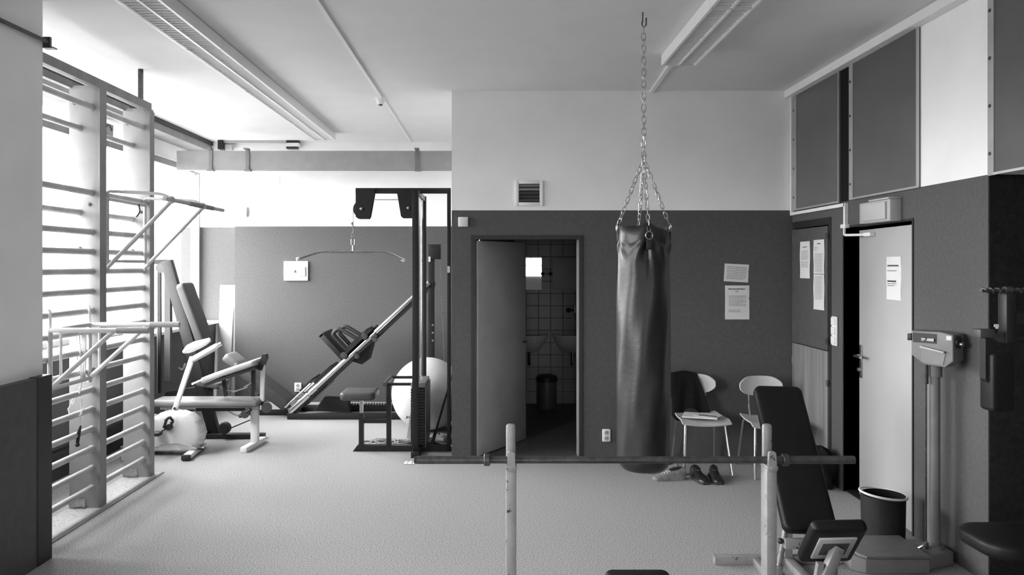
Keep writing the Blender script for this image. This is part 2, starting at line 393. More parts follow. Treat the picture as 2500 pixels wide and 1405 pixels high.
q = fe-dv*.06+nv*.022+V((0,0,1.0))
obj('lever', MB().tube(fillet([q,q+nv*.05,q+nv*.05-dv*.1],.02),.008,8), M_CHROME, d1)

# ---------------------------------------------------------------- right wall: cupboard, door, panels
cu = thing('cupboard', 'tall built-in cupboard in the corner, dark upper door over wood-grain lower panel', 'cupboard', (XR, 6.5, 0))
obj('frame', MB().box((XR-.004,CUY0,0),(XR+.05,CUY0+.045,CUZ)).box((XR-.004,CUY0+.045,2.09),(XR+.05,CUY1,CUZ)).box((XR+.02,CUY0+.045,0),(XR+.3,CUY1,.02)), M_METALFRAME, cu, False)
ud = obj('upper_door', MB().box((XR-.012,CUY0+.05,1.065),(XR+.015,CUY1,2.08), bev=.003), M_DADO_PLAIN, cu)
ld = obj('lower_door', MB().box((XR-.012,CUY0+.05,.04),(XR+.015,CUY1,1.058), bev=.003), M_VENEER, cu, label='vertical wood-grain veneer panel')
for z in (2.0, 1.2, .9): obj('hinge', MB().box((XR-.02,CUY1-.012,z-.03),(XR-.012,CUY1+.012,z+.03)), M_CHROME, cu)
for z in (2.0, 1.14, .8): obj('catch', MB().box((XR-.022,CUY0+.03,z-.025),(XR-.012,CUY0+.06,z+.025)), M_STEEL, cu)

d2 = sroot('door_2', (XR, OY0, 0))
obj('frame', MB().box((XR-.006,OY0-.015,0),(XR+.16,OY0,OZ+.015)).box((XR-.003,OY1,0),(XR+.16,OY1+.012,OZ+.015)).box((XR-.006,OY0,OZ),(XR+.16,OY1,OZ+.015)), M_METALFRAME, d2, False)
h2 = V((XR+.022, OY0+.012, 0)); f2 = V((2.828,5.785,0)); dv2 = (f2-h2).normalized(); nv2 = V((-dv2.y,dv2.x,0))
obj('leaf', MB().obox((h2+f2)/2+V((0,0,1.02)), (dv2,nv2,V((0,0,1))), ((f2-h2).length/2,.02,1.005), bev=.003), M_DOOR, d2)
def onleaf(t, z, off): return h2+dv2*t+nv2*(.02+off)+V((0,0,z))
Lf = (f2-h2).length
obj('handle_plate', MB().obox(onleaf(Lf-.045,1.03,.005), (dv2,nv2,V((0,0,1))), (.02,.005,.125), bev=.004), M_STEEL, d2)
q = onleaf(Lf-.045,1.075,.005)
obj('lever', MB().tube(fillet([q,q+nv2*.055,q+nv2*.055-dv2*.13],.02),.01,8).tube(fillet([q-nv2*.06,q-nv2*.1,q-nv2*.1+dv2*(-.1)],.02),.01,8), M_CHROME, d2)
obj('lock', MB().cyl(onleaf(Lf-.045,.97,.005), onleaf(Lf-.045,.97,.03), .014), M_STEEL, d2)
tag(obj('threshold_mat', MB().box((2.755,5.2,0),(3.5,5.9,.012), bev=.004), M_CLOTH), 'black doormat showing through the gap of the half-open exit door', 'mat')

def upper_panel(name, y0, y1, z0, z1, bat, lab):
    t = thing(name, lab, 'panel', (XR, (y0+y1)/2, z0), 'hardboard panels high on the right wall')
    x0, x1 = 2.722, XR
    obj('sheet', MB().box((x0+.006,y0+.002,z0+.012),(x1,y1-bat,z1)), M_PANEL, t, False)
    b = obj('batten', MB().box((x0,y1-bat,z0),(x1,y1,z1), bev=.002), M_PBATTEN, t, False)
    obj('edge_strip', MB().box((x0-.004,y0,z0),(x0+.008,y0+.016,z1)).box((x0-.004,y0+.016,z0),(x0+.01,y1-bat,z0+.014)), M_ALU, t, False)
    for k in range(4):
        z = z0+.12+(z1-z0-.25)*k/3
        obj('screw', MB().lathe((x0,y1-bat*.4,z), [(.011,0),(.009,.004),(.002,.005)], 10, axis=(-1,0,0)), M_DSTEEL, b)
    return t
upper_panel('wall_panel', 5.935, 6.86, 2.25, 3.283, .085, 'narrow dark glossy panel high in the corner above the cupboard')
upper_panel('wall_panel', 4.838, 5.775, 2.255, 3.283, .06, 'wide dark glossy panel above the exit door')
upper_panel('wall_panel', 3.0, 4.16, 2.25, 3.283, .05, 'dark glossy panel nearest the camera, cut off by the picture edge')
struct('panel_gap_shade', MB().box((XR-.006,5.777,2.255),(XR-.001,5.933,3.283)), M_CLOTH)  # black strip painted in for the shade between two panels

el = thing('exit_light', 'white box-shaped emergency light above the exit door', 'light', (XR, 5.27, 2.06))
obj('housing', MB().box((2.66,5.06,2.058),(XR,5.48,2.205), bev=.006), M_GPLAST, el)
obj('diffuser', MB().box((2.645,5.10,2.072),(2.66,5.42,2.190), bev=.005), mat('diffuser', .48, .3), el)
obj('top_cap', MB().box((2.65,5.06,2.205),(XR,5.33,2.218), bev=.003), M_GPLAST, el)
cdt = thing('cable_conduit', 'white cable conduit running from the corner under the panels to the exit door', 'conduit', (XR,6.3,2.2))
obj('trunking', MB().beam((2.725,6.86,2.225),(2.725,5.83,2.225),.026,.026).beam((2.725,5.83,2.238),(2.725,5.83,2.07),.026,.026,up=(0,1,0)), M_WPLAST, cdt, False)
obj('vertical_trunking', MB().box((2.712,6.862,2.21),(XR,6.888,3.283)), M_WPLAST, cdt, False)
obj('junction', MB().box((2.70,5.79,2.045),(XR,5.87,2.075), bev=.004), M_WPLAST, cdt)
dc = thing('door_closer', 'white bent arm of the closer at the top of the exit door', 'closer', (2.73,5.8,2.0))
obj('arm', MB().tube(fillet([(2.72,5.84,2.045),(2.70,5.80,1.99),(2.76,5.58,1.985)],.02),.010,8), M_WPLAST, dc)
obj('shoe', MB().box((2.745,5.5,1.972),(2.785,5.60,2.0), bev=.004), M_WPLAST, dc)
sp = thing('light_switch', 'white vertical triple switch plate beside the exit door', 'switch', (XR, 6.03, 1.12))
obj('plate', MB().box((2.722,5.985,1.118),(XR,6.08,1.353), bev=.012), M_WPLAST, sp)
for k in range(3): obj('rocker', MB().box((2.714,5.998,1.132+k*.075),(2.723,6.067,1.192+k*.075), bev=.004), M_WPLAST, sp)

def socket(x, z, Y, wd, ht, lab, g='double wall sockets'):
    t = thing('wall_socket', lab, 'socket', (x, Y, z), g)
    obj('plate', MB().box((x-wd/2,Y-.022,z-ht/2),(x+wd/2,Y,z+ht/2), bev=.008), M_WPLAST, t)
    for k in (-1, 1):
        c = V((x, Y-.0225, z+k*ht*.22)); rr = wd*.27
        o = obj('outlet', MB().lathe(c, [(rr,-.001),(rr,.001),(rr*.9,.0015),(.001,.0015)], 16, axis=(0,-1,0)), M_GPLAST, t)
        obj('pin_hole', MB().cyl(c+V((-.009,-.001,0)),c+V((-.009,-.003,0)),.0035,8).cyl(c+V((.009,-.001,0)),c+V((.009,-.003,0)),.0035,8).cyl(c+V((0,-.001,.011)),c+V((0,-.003,.011)),.003,8), M_BLACK, o)
socket((1480-CX)/F*YF, H-(1063-CY)/F*YF, YF, .076, .115, 'white double socket low on the wall by the punching bag')
socket((728-CX)/F*YB, H-(946-CY)/F*YB, YB, .09, .118, 'white double socket low on the far wall behind the leg press')
sb = thing('switch_box', 'small square cream cover plate left of the washroom door', 'cover', (-.258,YF,2.15))
obj('plate', MB().box((-.302,YF-.03,2.11),(-.213,YF,2.198), bev=.006), M_WPLAST, sb)
obj('cover', MB().box((-.294,YF-.034,2.118),(-.221,YF-.03,2.19), bev=.002), M_PAPER, sb)
vt = thing('air_vent', 'white framed air vent with dark slats above the washroom door', 'vent', (.343,YF,2.3))
x0, x1, z0, z1 = .216, .470, 2.30, 2.532
obj('frame', MB().box((x0,YF-.02,z0),(x0+.032,YF,z1),bev=.003).box((x1-.032,YF-.02,z0),(x1,YF,z1),bev=.003).box((x0+.032,YF-.02,z0),(x1-.032,YF,z0+.032),bev=.003).box((x0+.032,YF-.02,z1-.032),(x1-.032,YF,z1),bev=.003), M_WPLAST, vt)
obj('duct', MB().box((x0+.032,YF-.003,z0+.032),(x1-.032,YF-.001,z1-.032)), M_BLACK, vt)
for k in range(5):
    z = z0+.052+k*.033
    obj('slat', MB().obox((.343,YF-.012,z),(V((1,0,0)),V((0,.6,.8)),V((0,-.8,.6))),(.094,.013,.0015)), mat('vent_slat_%d' % k, (.09,.06,.07,.30,.2)[k], .4), vt)

# ---------------------------------------------------------------- papers
def paper(name, lab, c, u, d, n, wd, ht, lines, group=None, tilt=0, cat='notice'):
    c, u, d, n = V(c), V(u).normalized(), V(d).normalized(), V(n).normalized()
    if tilt: R = Matrix.Rotation(tilt, 3, n); u, d = R @ u, R @ d
    tl = c-u*wd/2-d*ht/2
    m = MB(); k = 8
    m.grid(lambda a, b: tl+u*wd*a+d*ht*b+n*(.002+.004*(math.sin(a*3.0+1)*math.sin(b*4)**2)), k, k, thick=.0008)
    o = tag(obj(name, m, M_PAPER), lab, cat, group)
    pm = MB(); gm = MB(); npm = ngm = 0
    for (y, hh, x0, x1, dark) in lines:
        x = x0
        while x < x1-.01:
            L = min(random.uniform(.03,.12), x1-x)
            mm = pm if dark else gm
            e = .0075
            mm.quad(tl+u*wd*x+d*ht*y+n*e, tl+u*wd*(x+L)+d*ht*y+n*e, tl+u*wd*(x+L)+d*ht*(y+hh)+n*e, tl+u*wd*x+d*ht*(y+hh)+n*e)
            if dark: npm += 1
            else: ngm += 1
            x += L+.018
    if npm: obj('heading', pm, M_INK, o, False, kind='stuff')
    if ngm: obj('print', gm, M_INKG, o, False, kind='stuff')
    return o
def para(y0, y1, n, x0=.15, x1=.86): return [(y0+(y1-y0)*i/n, (y1-y0)/n*.45, x0, x1-random.uniform(0,.18)*(i % 4 == 3), False) for i in range(n)]
fw = dict(u=(1,0,0), d=(0,0,-1), n=(0,-1,0))
a = P(1797.5,667,YF)
paper('handwritten_note', 'crumpled landscape note pinned on the dark wall above the printed notice', (a.x,YF,a.z), wd=.222, ht=.162, lines=para(.15,.9,8,.1,.9), tilt=math.radians(-3), **fw)
a = P(1799.5,739,YF)
paper('printed_notice', 'white printed notice with bold heading on the dark wall above the chairs', (a.x,YF,a.z), wd=.222, ht=.309, lines=[(.09,.028,.13,.8,True),(.165,.022,.42,.53,True)]+para(.29,.41,4)+para(.42,.62,6)+para(.71,.80,3,.14,.62), **fw)
rwd = dict(u=(0,-1,0), d=(0,0,-1), n=(-1,0,0))
cx_ = XR-.0145
paper('printed_notice', 'single paper list on the cupboard door, left of the double list', (cx_,6.585,1.806), wd=.2, ht=.32, lines=[(.14,.02,.3,.75,True)]+para(.25,.5,9)+para(.55,.72,7), **rwd)
paper('printed_notice', 'upper sheet of the long double list on the cupboard door', (cx_,6.305,1.83), wd=.2, ht=.285, lines=[(.10,.03,.4,.7,True)]+para(.2,.34,5,.1,.45)+para(.40,.95,16), **rwd)
paper('printed_notice', 'lower sheet of the long double list on the cupboard door', (cx_,6.305,1.536), wd=.2, ht=.295, lines=para(.05,.72,20), **rwd)
paper('printed_notice', 'white sheet with two bold headings on the pale exit door', onleaf(.258,1.67,0), u=-dv2, d=(0,0,-1), n=nv2, wd=.215, ht=.297, lines=[(.19,.035,.1,.85,True),(.32,.014,.1,.75,True),(.55,.04,.1,.68,True),(.62,.012,.1,.76,True),(.665,.012,.1,.6,True)])

# ---------------------------------------------------------------- fixtures on the far wall
ep = thing('distribution_box', 'white electrical box with warning triangle on the far wall', 'electrical box', (-2.508,YB,1.565))
x0, x1, z0, z1 = -2.663, -2.353, 1.562, 1.812
obj('housing', MB().box((x0,YB-.03,z0),(x1,YB,z1), bev=.006), M_WPLAST, ep)
cv = obj('cover', MB().box((x0+.03,YB-.055,z0+.055),(x1-.03,YB-.03,z1-.07), bev=.006), M_WPLAST, ep)
c = V(((x0+x1)/2,YB-.0565,(z0+z1)/2-.005))
obj('warning_triangle', MB().prism([c+V((-.022,0,-.018)),c+V((.022,0,-.018)),c+V((0,0,.026))], (0,.001,0)), M_DSTEEL, cv)
sn = thing('motion_sensor', 'small white sensor box high on the far wall near the window', 'sensor', (-3.165,YB,2.38))
obj('body', MB().prism([(-3.2,YB,2.51),(-3.2,YB-.045,2.50),(-3.2,YB-.06,2.40),(-3.2,YB-.03,2.375),(-3.2,YB,2.375)], (.07,0,0), bev=.004), M_GPLAST, sn)
tr = thing('curtain_track', 'thin track with dark blocks where ceiling meets the far wall', 'track', (-2.9,9.7,CZ-.02))
obj('rail', MB().box((-3.42,9.64,CZ-.03),(-2.6,9.70,CZ)), M_GPLAST, tr)
obj('end_block', MB().box((-3.47,9.60,3.235),(-3.41,9.72,CZ-.005)), M_BLACK, tr)
obj('cable_box', MB().box((-3.40,9.66,3.235),(-3.31,9.73,3.30)), M_GPLAST, tr)
b = obj('carrier', MB().box((-2.6,9.62,3.27),(-2.45,9.72,3.315)), M_WPLAST, tr)
obj('carrier_cap', MB().box((-2.61,9.63,3.315),(-2.455,9.71,CZ-.005)).box((-2.61,9.63,3.245),(-2.47,9.71,3.27)), M_BLACK, tr)
# thin rail at the top of the near left wall
lr = thing('wall_rail', 'thin dark rail along the top of the near left wall', 'rail', (-2.67,4,3.1))
obj('rod', MB().cyl((-2.672,2.5,3.06),(-2.672,4.57,3.105),.013,8), M_DSTEEL, lr)
obj('end_bracket', MB().box((-2.70,4.555,3.07),(-2.655,4.575,3.135)).box((-2.70,4.555,3.068),(-2.635,4.60,3.075)), M_DSTEEL, lr)

# ---------------------------------------------------------------- ceiling lights and conduits
blade = mesh_of(MB().box((-.052,-.0015,-.02),(.052,.0015,.02)), M_LOUVRE, 'louvre_blade', False)
def lamp(x, y0, y1, lab, g):
    t = thing('ceiling_lamp', lab, 'lamp', (x,(y0+y1)/2,3.26), g); hw = .13; z0 = 3.258
    obj('housing', MB().prism([(x-hw,y0,z0),(x-hw+.012,y0,z0),(x-hw+.012,y0,CZ-.02),(x+hw-.012,y0,CZ-.02),(x+hw-.012,y0,z0),(x+hw,y0,z0),(x+hw,y0,CZ-.012),(x+hw-.012,y0,CZ),(x-hw+.012,y0,CZ),(x-hw,y0,CZ-.012)], (0,y1-y0,0)), M_LAMP, t, False)
    obj('end_cap', MB().box((x-hw+.012,y0,z0+(.0 if y0 > 4.4 and x > 0 else .03)),(x+hw-.012,y0+.006,CZ-.02)), M_LAMP, t, False)
    obj('end_cap', MB().box((x-hw+.012,y1-.006,z0+(.0 if y1 in (5.69, 9.076) else .03)),(x+hw-.012,y1,CZ-.02)), M_LAMP, t, False)
    obj('divider', MB().prism([(x-.008,y0,z0),(x+.008,y0,z0),(x+.014,y0,z0+.05),(x-.014,y0,z0+.05)], (0,y1-y0,0)), M_LOUVRE, t, False)
    for s in (-1, 1):
        obj('edge_reflector', MB().prism([(x+s*.118,y0+.012,z0+.002),(x+s*.110,y0+.012,z0+.002),(x+s*.104,y0+.012,z0+.05),(x+s*.118,y0+.012,z0+.05)], (0,y1-y0-.024,0)), M_LOUVRE, t, False)
        obj('tube', MB().cyl((x+s*.06,y0+.03,z0+.055),(x+s*.06,y1-.03,z0+.055),.013,10), M_WPLAST, t)
        n = int((y1-y0)/.046)
        for k in range(n): put('louvre_blade', blade, t, (x+s*.062, y0+.03+k*(y1-y0-.05)/(n-1), z0+.024))
    return t
g1 = 'left row of ceiling lamps'
for k, lb in enumerate(('white louvred ceiling lamp at the far end of the left row', 'white louvred ceiling lamp second from the far end of the left row', 'white louvred ceiling lamp third from the far end of the left row', 'white louvred ceiling lamp at the near end of the left row')):
    lamp(-2.0, 9.08-(k+1)*1.27, 9.08-k*1.27-.004, lb, g1)
lamp(1.405, 4.43, 5.69, 'white louvred ceiling lamp right of the punching bag chain', 'right row of ceiling lamps')
lamp(1.405, 3.16, 4.426, 'near lamp of the right row, cut by the top edge', 'right row of ceiling lamps')
c1 = thing('ceiling_conduit', 'slim white conduit along the ceiling holding the round detector', 'conduit', (-1.04,7,CZ))
obj('near_trunking', MB().box((-1.053,2,CZ-.016),(-1.027,7.12,CZ)), M_LAMP, c1, False)
obj('far_trunking', MB().box((-1.045,7.2,CZ-.012),(-1.022,9.74,CZ)), M_LAMP, c1, False)
tag(obj('ceiling_conduit', MB().beam((1.39,5.69,CZ-.012),(1.455,YF,CZ-.012),.032,.024), M_LAMP, None, False), 'short white conduit from the right ceiling lamp to the wall', 'conduit')
sd = thing('smoke_detector', 'small round white smoke detector on the ceiling', 'detector', (-1.05,7.17,CZ))
obj('base', MB().lathe((-1.05,7.17,CZ), [(.05,0),(.05,-.025),(.042,-.03)], 20), M_WPLAST, sd)
obj('sensor_head', MB().lathe((-1.05,7.17,CZ), [(.040,-.03),(.036,-.055),(.022,-.068)], 20), M_WPLAST, sd)
obj('grille', MB().lathe((-1.05,7.17,CZ), [(.022,-.066),(.018,-.078),(.004,-.08)], 12), M_DSTEEL, sd)

# ---------------------------------------------------------------- punching bag
bx, by, br, zt, zb = .956, 4.76, .161, 2.005, .47
pb = thing('punching_bag', 'long dark leather punching bag hanging on chains from the ceiling', 'punching bag', (bx,by,zb))
m = MB(); NA, prof = 128, []
for z, r in ((zb,.02),(zb+.004,.09),(zb+.015,.13),(zb+.04,.152),(zb+.08,br)): prof.append((z, r))
for i in range(1, 60): prof.append((zb+.08+(zt-.05-zb-.08)*(1-(1-i/59)**1.6), br))
prof += [(zt-.03,br*.985),(zt,br*.96),(zt+.012,br*.90),(zt-.01,br*.82),(zt-.03,br*.4),(zt-.03,.01)]
R = []
for z, r in prof:
    ring = []
    for k in range(NA):
        a = 2*PI*k/NA; rr = r; zz = z
        if r > .14 and z > zb+.05:
            rr += .004*math.sin(3*a+z*5)*math.sin(z*7)+.0025*math.sin(7*a-z*9)
            rr += .006*math.sin((z-zb)*2.2)                                   # slight belly
            dz = (zt-.09)-z                                                   # pleats falling from each strap point
            for s in range(4):
                da = (a-(-PI/2+s*PI/2)+PI) % (2*PI)-PI; x = da*br
                g = max(0, min(1, (dz+.10)/.10)); g = g*g*(3-2*g)
                if g > 0:
                    q = math.atan2(x, max(dz,.0)+.06)
                    fall = math.exp(-max(dz,0)/.13)*math.exp(-(x/.10)**2)
                    rr += g*(-.020*math.exp(-(x/.022)**2)*math.exp(-abs(dz-.03)/.11)+.020*fall*math.sin(q*11+.6)*min(1,abs(x)/.02)*min(1,max(dz,0)/.05))
                zz += .03*math.exp(-(da/.35)**2)*max(0, min(1,(z-zt+.12)/.12))-.008*max(0, min(1,(z-zt+.12)/.12))
        zz += -.012*math.cos(a-0.3)*max(0, min(1,(z-zt+.14)/.14))
        ring.append(m.bm.verts.new((bx+math.cos(a)*rr, by+math.sin(a)*rr, zz)))
    R.append(ring)
for A, B in zip(R, R[1:]):
    for k in range(NA): m.bm.faces.new((A[k],A[(k+1)%NA],B[(k+1)%NA],B[k]))
m.bm.faces.new(R[0][::-1]); m.bm.faces.new(R[-1])
body = obj('body', m, M_BAG, pb)
def link_mesh(L, wd, r):
    pts = [(-wd/2,0,-L/2+wd/2),(-wd*.35,0,-L/2+r*.4),(wd*.35,0,-L/2+r*.4),(wd/2,0,-L/2+wd/2),(wd/2,0,L/2-wd/2),(wd*.35,0,L/2-r*.4),(-wd*.35,0,L/2-r*.4),(-wd/2,0,L/2-wd/2)]
    return mesh_of(MB().tube(pts, r, 5, closed=True), M_STEEL, 'chain_link')
def chain(name, me, parent, p0, p1, pitch, spin=0):
    p0, p1 = V(p0), V(p1); d = p1-p0; n = max(2, round(d.length/pitch)); q = V((0,0,1)).rotation_difference(d.normalized()).to_matrix()
    for i in range(n): put(name, me, parent, p0+d*((i+.5)/n), q @ Matrix.Rotation(PI/2*(i % 2)+spin+random.uniform(-.25,.25), 3, 'Z'))
lk, lk2 = link_mesh(.050,.027,.0032), link_mesh(.046,.02,.0028)
apex = V((bx,by,2.40))
chain('chain_link', lk, pb, (bx,by,CZ-.10), apex+V((0,0,.03)), .0366)
obj('ceiling_hook', MB().cyl((bx-.006,by,CZ),(bx-.006,by,CZ-.05),.004,8).tube([(bx-.006,by,CZ-.05),(bx-.012,by,CZ-.075),(bx,by,CZ-.098),(bx+.015,by,CZ-.08),(bx+.016,by,CZ-.035)],.0045,8), M_DSTEEL, pb)
obj('carabiner', MB().tube([(bx-.009,by,2.40),(bx-.009,by,2.44),(bx,by,2.455),(bx+.009,by,2.44),(bx+.009,by,2.40),(bx,by,2.39)],.004,6,closed=True), M_STEEL, pb)
for s in range(4):
    a = -PI/2+s*PI/2; e = V((bx+math.cos(a)*br*.97, by+math.sin(a)*br*.97, zt-.015 if s else zt-.07))
    chain('chain_link', lk2, pb, apex+V((math.cos(a)*.012,math.sin(a)*.012,0)), e+V((0,0,.035)), .034, spin=s*.4)
    nrm = V((math.cos(a),math.sin(a),0)); sd_ = V((-nrm.y,nrm.x,0)); c = e+nrm*.012
    obj('ring', MB().tube([c+sd_*(.021*math.cos(t*PI/6))+V((0,0,.024*math.sin(t*PI/6)+.006)) for t in range(12)],.0038,6,closed=True), M_STEEL, pb)
    obj('strap', MB().box((-.018,-.004,-.05),(.018,.004,.012), bev=.003), M_BAG, pb).matrix_local = Matrix.Translation(c+nrm*-.004+V((0,0,-.03))-pb.location) @ Matrix.Rotation(a+PI/2,4,'Z') @ Matrix.Translation(V((bx,by,zb)))

# ---------------------------------------------------------------- flat bench with rack, and the barbell on it
YR = 3.1; ux = (.08, 1.138)
bp = thing('bench_press', 'flat bench with chipped grey barbell uprights in the foreground', 'weight bench', (.609,2.6,0))
for x in ux:
    u = obj('upright', MB().box((x-.0205,YR-.025,0),(x+.0205,YR+.045,.935), bev=.003), M_CHIP, bp)
    obj('hook_plate', MB().box((x-.020,YR+.018,.93),(x+.020,YR+.045,1.105), bev=.012), M_CHIP, u)
    obj('hook_lip', MB().prism([(x-.018,YR-.034,.925),(x+.018,YR-.034,.925),(x+.014,YR-.034,.998),(x+.008,YR-.034,1.004),(x-.008,YR-.034,1.004),(x-.014,YR-.034,.998)], (0,.017,0)), M_CHIP, u)
    obj('saddle', MB().box((x-.022,YR-.036,.928),(x+.022,YR+.046,.946), bev=.003), M_CHIP, u)
obj('cross_tube', MB().box((ux[0]+.021,YR-.015,.12),(ux[1]-.021,YR+.035,.17)), M_CHIP, bp)
obj('spine', MB().box((.584,1.85,.36),(.634,YR+.035,.41)).box((.584,YR-.015,.12),(.634,YR+.035,.41)), M_CHIP, bp)
obj('leg', MB().box((.584,1.85,0),(.634,1.9,.36)).box((.3,1.84,0),(.92,1.9,.05)), M_CHIP, bp)
obj('foot', MB().box((ux[0]-.0205,2.85,0),(ux[0]+.0205,YR-.03,.04)), M_CHIP, bp)
obj('foot', MB().box((ux[1]-.0205,2.85,0),(ux[1]+.0205,YR-.03,.04)), M_CHIP, bp)
def rrect(cx, cy, hx, hy, r, n=5):
    out = []
    for sx, sy, a0 in ((1,1,0),(-1,1,PI/2),(-1,-1,PI),(1,-1,3*PI/2)):
        for i in range(n+1):
            a = a0+PI/2*i/n; out.append((cx+sx*(hx-r)+math.cos(a)*r, cy+sy*(hy-r)+math.sin(a)*r))
    return out
def pad(o, ux_, uy_, hx, hy, th, r, bev=.015):
    """upholstered slab: centre o, in-plane axes ux_, uy_, thickness th along their cross product"""
    o, ux_, uy_ = V(o), V(ux_).normalized(), V(uy_).normalized(); n = ux_.cross(uy_).normalized(); bev = min(bev, th*.45)
    lv = [(bev*(1-math.sin(PI/2*k/4)), -th/2+bev*(1-math.cos(PI/2*k/4))) for k in range(5)]
    lv = [(bev*1.9, -th/2-bev*.05)]+lv+[(i, -z) for i, z in lv[::-1]]+[(bev*2.2, th/2+bev*.12)]
    m = MB(); R = []
    for ins, z in lv:
        R.append([m.bm.verts.new(o+ux_*x+uy_*y+n*z) for x, y in rrect(0,0,hx-ins,hy-ins,max(r-ins,.006))])
    for A, B in zip(R, R[1:]):
        for k in range(len(A)): m.bm.faces.new((A[k],A[(k+1)%len(A)],B[(k+1)%len(A)],B[k]))
    m.bm.faces.new(R[0][::-1]); m.bm.faces.new(R[-1])
    return m
obj('pad', pad((.609,2.6,.445),(1,0,0),(0,1,0),.135,.6,.07,.035,.02), M_VINYL, bp)
bb = thing('barbell', 'empty dark barbell lying across the two grey rack uprights', 'barbell', (.61,YR,.966))
zbar, yb_ = .963, YR-.001
xl, xr_ = (1018-CX)/F*YR, (2085-CX)/F*YR; cl, cr = (1189-CX)/F*YR, (1917-CX)/F*YR
obj('shaft', MB().cyl((cl,yb_,zbar),(cr,yb_,zbar),.0145,16), M_DSTEEL, bb)
obj('sleeve', MB().cyl((xl,yb_,zbar),(cl,yb_,zbar),.0165,16), M_DSTEEL, bb)
obj('sleeve', MB().cyl((cr,yb_,zbar),(xr_,yb_,zbar),.0165,16), M_DSTEEL, bb)
for c in (cl, cr): obj('collar', MB().lathe((c-.013,yb_,zbar), [(.021,0),(.0245,.003),(.0245,.022),(.021,.026)], 18, axis=(1,0,0)), M_DSTEEL, bb)
obj('end_cap', MB().lathe((xl-.012,yb_,zbar), [(.010,0),(.014,.002),(.014,.012)], 14, axis=(1,0,0)), M_BLACK, bb)

# ---------------------------------------------------------------- incline bench on the right
ib = thing('incline_bench', 'black padded incline bench with pale grey frame near the exit door', 'weight bench', (1.7,4.2,0))
b0, b1 = V((1.692,4.0,.35)), V((1.716,4.55,1.035)); up = (b1-b0).normalized()
L = (b1-b0).length; sx = V((1,0,0)); sx = (sx-up*sx.dot(up)).normalized(); nn = sx.cross(up)
bc = (b0+b1)/2-nn*.02
obj('backrest', pad(bc, sx, up, .142, L/2, .065, .04, .022), M_VINYL, ib)
obj('back_plate', MB().obox(bc-nn*.045, (sx,up,nn), (.05,L*.42,.012)), M_CHIP, ib)
s0, s1 = V((1.757,4.0,.197)), V((1.73,3.75,.46)); su = (s1-s0).normalized(); sx2 = V((1,0,-.02)); sx2 = (sx2-su*sx2.dot(su)).normalized(); sn_ = sx2.cross(su)
scn = (s0+s1)/2
if sn_.y < 0: sn_ = -sn_
seat = obj('seat', pad(scn+sn_*.02, sx2, su, .135, (s1-s0).length/2, .06, .03, .02), M_VINYL, ib)
obj('seat_plate', MB().obox(scn-sn_*.017, (sx2,su,sn_), (.092,.105,.006), bev=.002), M_GPLAST, seat)
obj('seat_plate_inset', MB().obox(scn-sn_*.0225, (sx2,su,sn_), (.066,.06,.002)), M_PADDARK, seat)
q = scn-sn_*.03
obj('seat_tube', MB().beam(q+V((.02,0,.02)), (1.655,3.82,.12), .05, .05, up=(0,-1,0), bev=.004), M_CHIP, ib)
obj('front_post', MB().box((1.715,3.86,.04),(1.765,3.91,.24), bev=.004).beam((1.64,3.86,.05),(1.665,3.84,.25),.03,.03,up=(0,1,0)), M_CHIP, ib)
obj('base_tube', MB().box((1.715,3.72,0),(1.765,4.44,.045), bev=.004), M_CHIP, ib)
obj('side_tube', MB().box((1.53,4.02,0),(1.57,4.44,.045), bev=.004), M_CHIP, ib)
obj('rear_foot', MB().box((1.31,4.44,0),(2.04,4.49,.05), bev=.004), M_CHIP, ib)
obj('front_foot', MB().box((1.45,3.66,0),(2.03,3.72,.045), bev=.004), M_CHIP, ib)
obj('rear_post', MB().beam((1.74,4.46,.05),(1.72,4.40,.78),.045,.045,up=(0,1,0)), M_CHIP, ib)
obj('cross_bracket', MB().box((1.56,4.02,.25),(1.80,4.06,.30), bev=.003), M_CHIP, ib)
st = obj('adjusting_strut', MB().cyl((1.588,4.08,.37),(1.546,4.08,.14),.017,12).cyl((1.546,4.08,.15),(1.54,4.08,.045),.024,12), M_STEEL, ib)
obj('knob', MB().ball((1.545,4.05,.285),.016,10,8), M_BLACK, st)
obj('clamp', MB().box((1.51,4.06,.05),(1.58,4.1,.10), bev=.004), M_STEEL, st)
# bag behind it
hb = thing('gym_bag', 'small black bag on the floor behind the incline bench, against the cupboard', 'bag', (2.6,6.0,0))
m = MB()
def bagpt(u, v):
    a = 2*PI*u; z = .32*v; r = .085+.03*math.sin(PI*min(1,v*1.1))**.6 if v < .97 else .03
    r *= 1-.35*max(0,v-.7)/.3; r += .012*math.sin(5*a+v*9)
    return (2.61+math.cos(a)*r, 6.03+math.sin(a)*r*1.2, z+.006*math.sin(3*a))
m.grid(bagpt, 28, 12)
bmesh.ops.remove_doubles(m.bm, verts=m.bm.verts, dist=1e-4); bmesh.ops.holes_fill(m.bm, edges=m.bm.edges, sides=40)
obj('body', m, M_CLOTH, hb)
obj('strap', MB().tube(fillet([(2.53,5.98,.27),(2.50,5.92,.20),(2.54,5.90,.09),(2.56,5.93,.02)],.05),.012,6), M_CLOTH, hb)

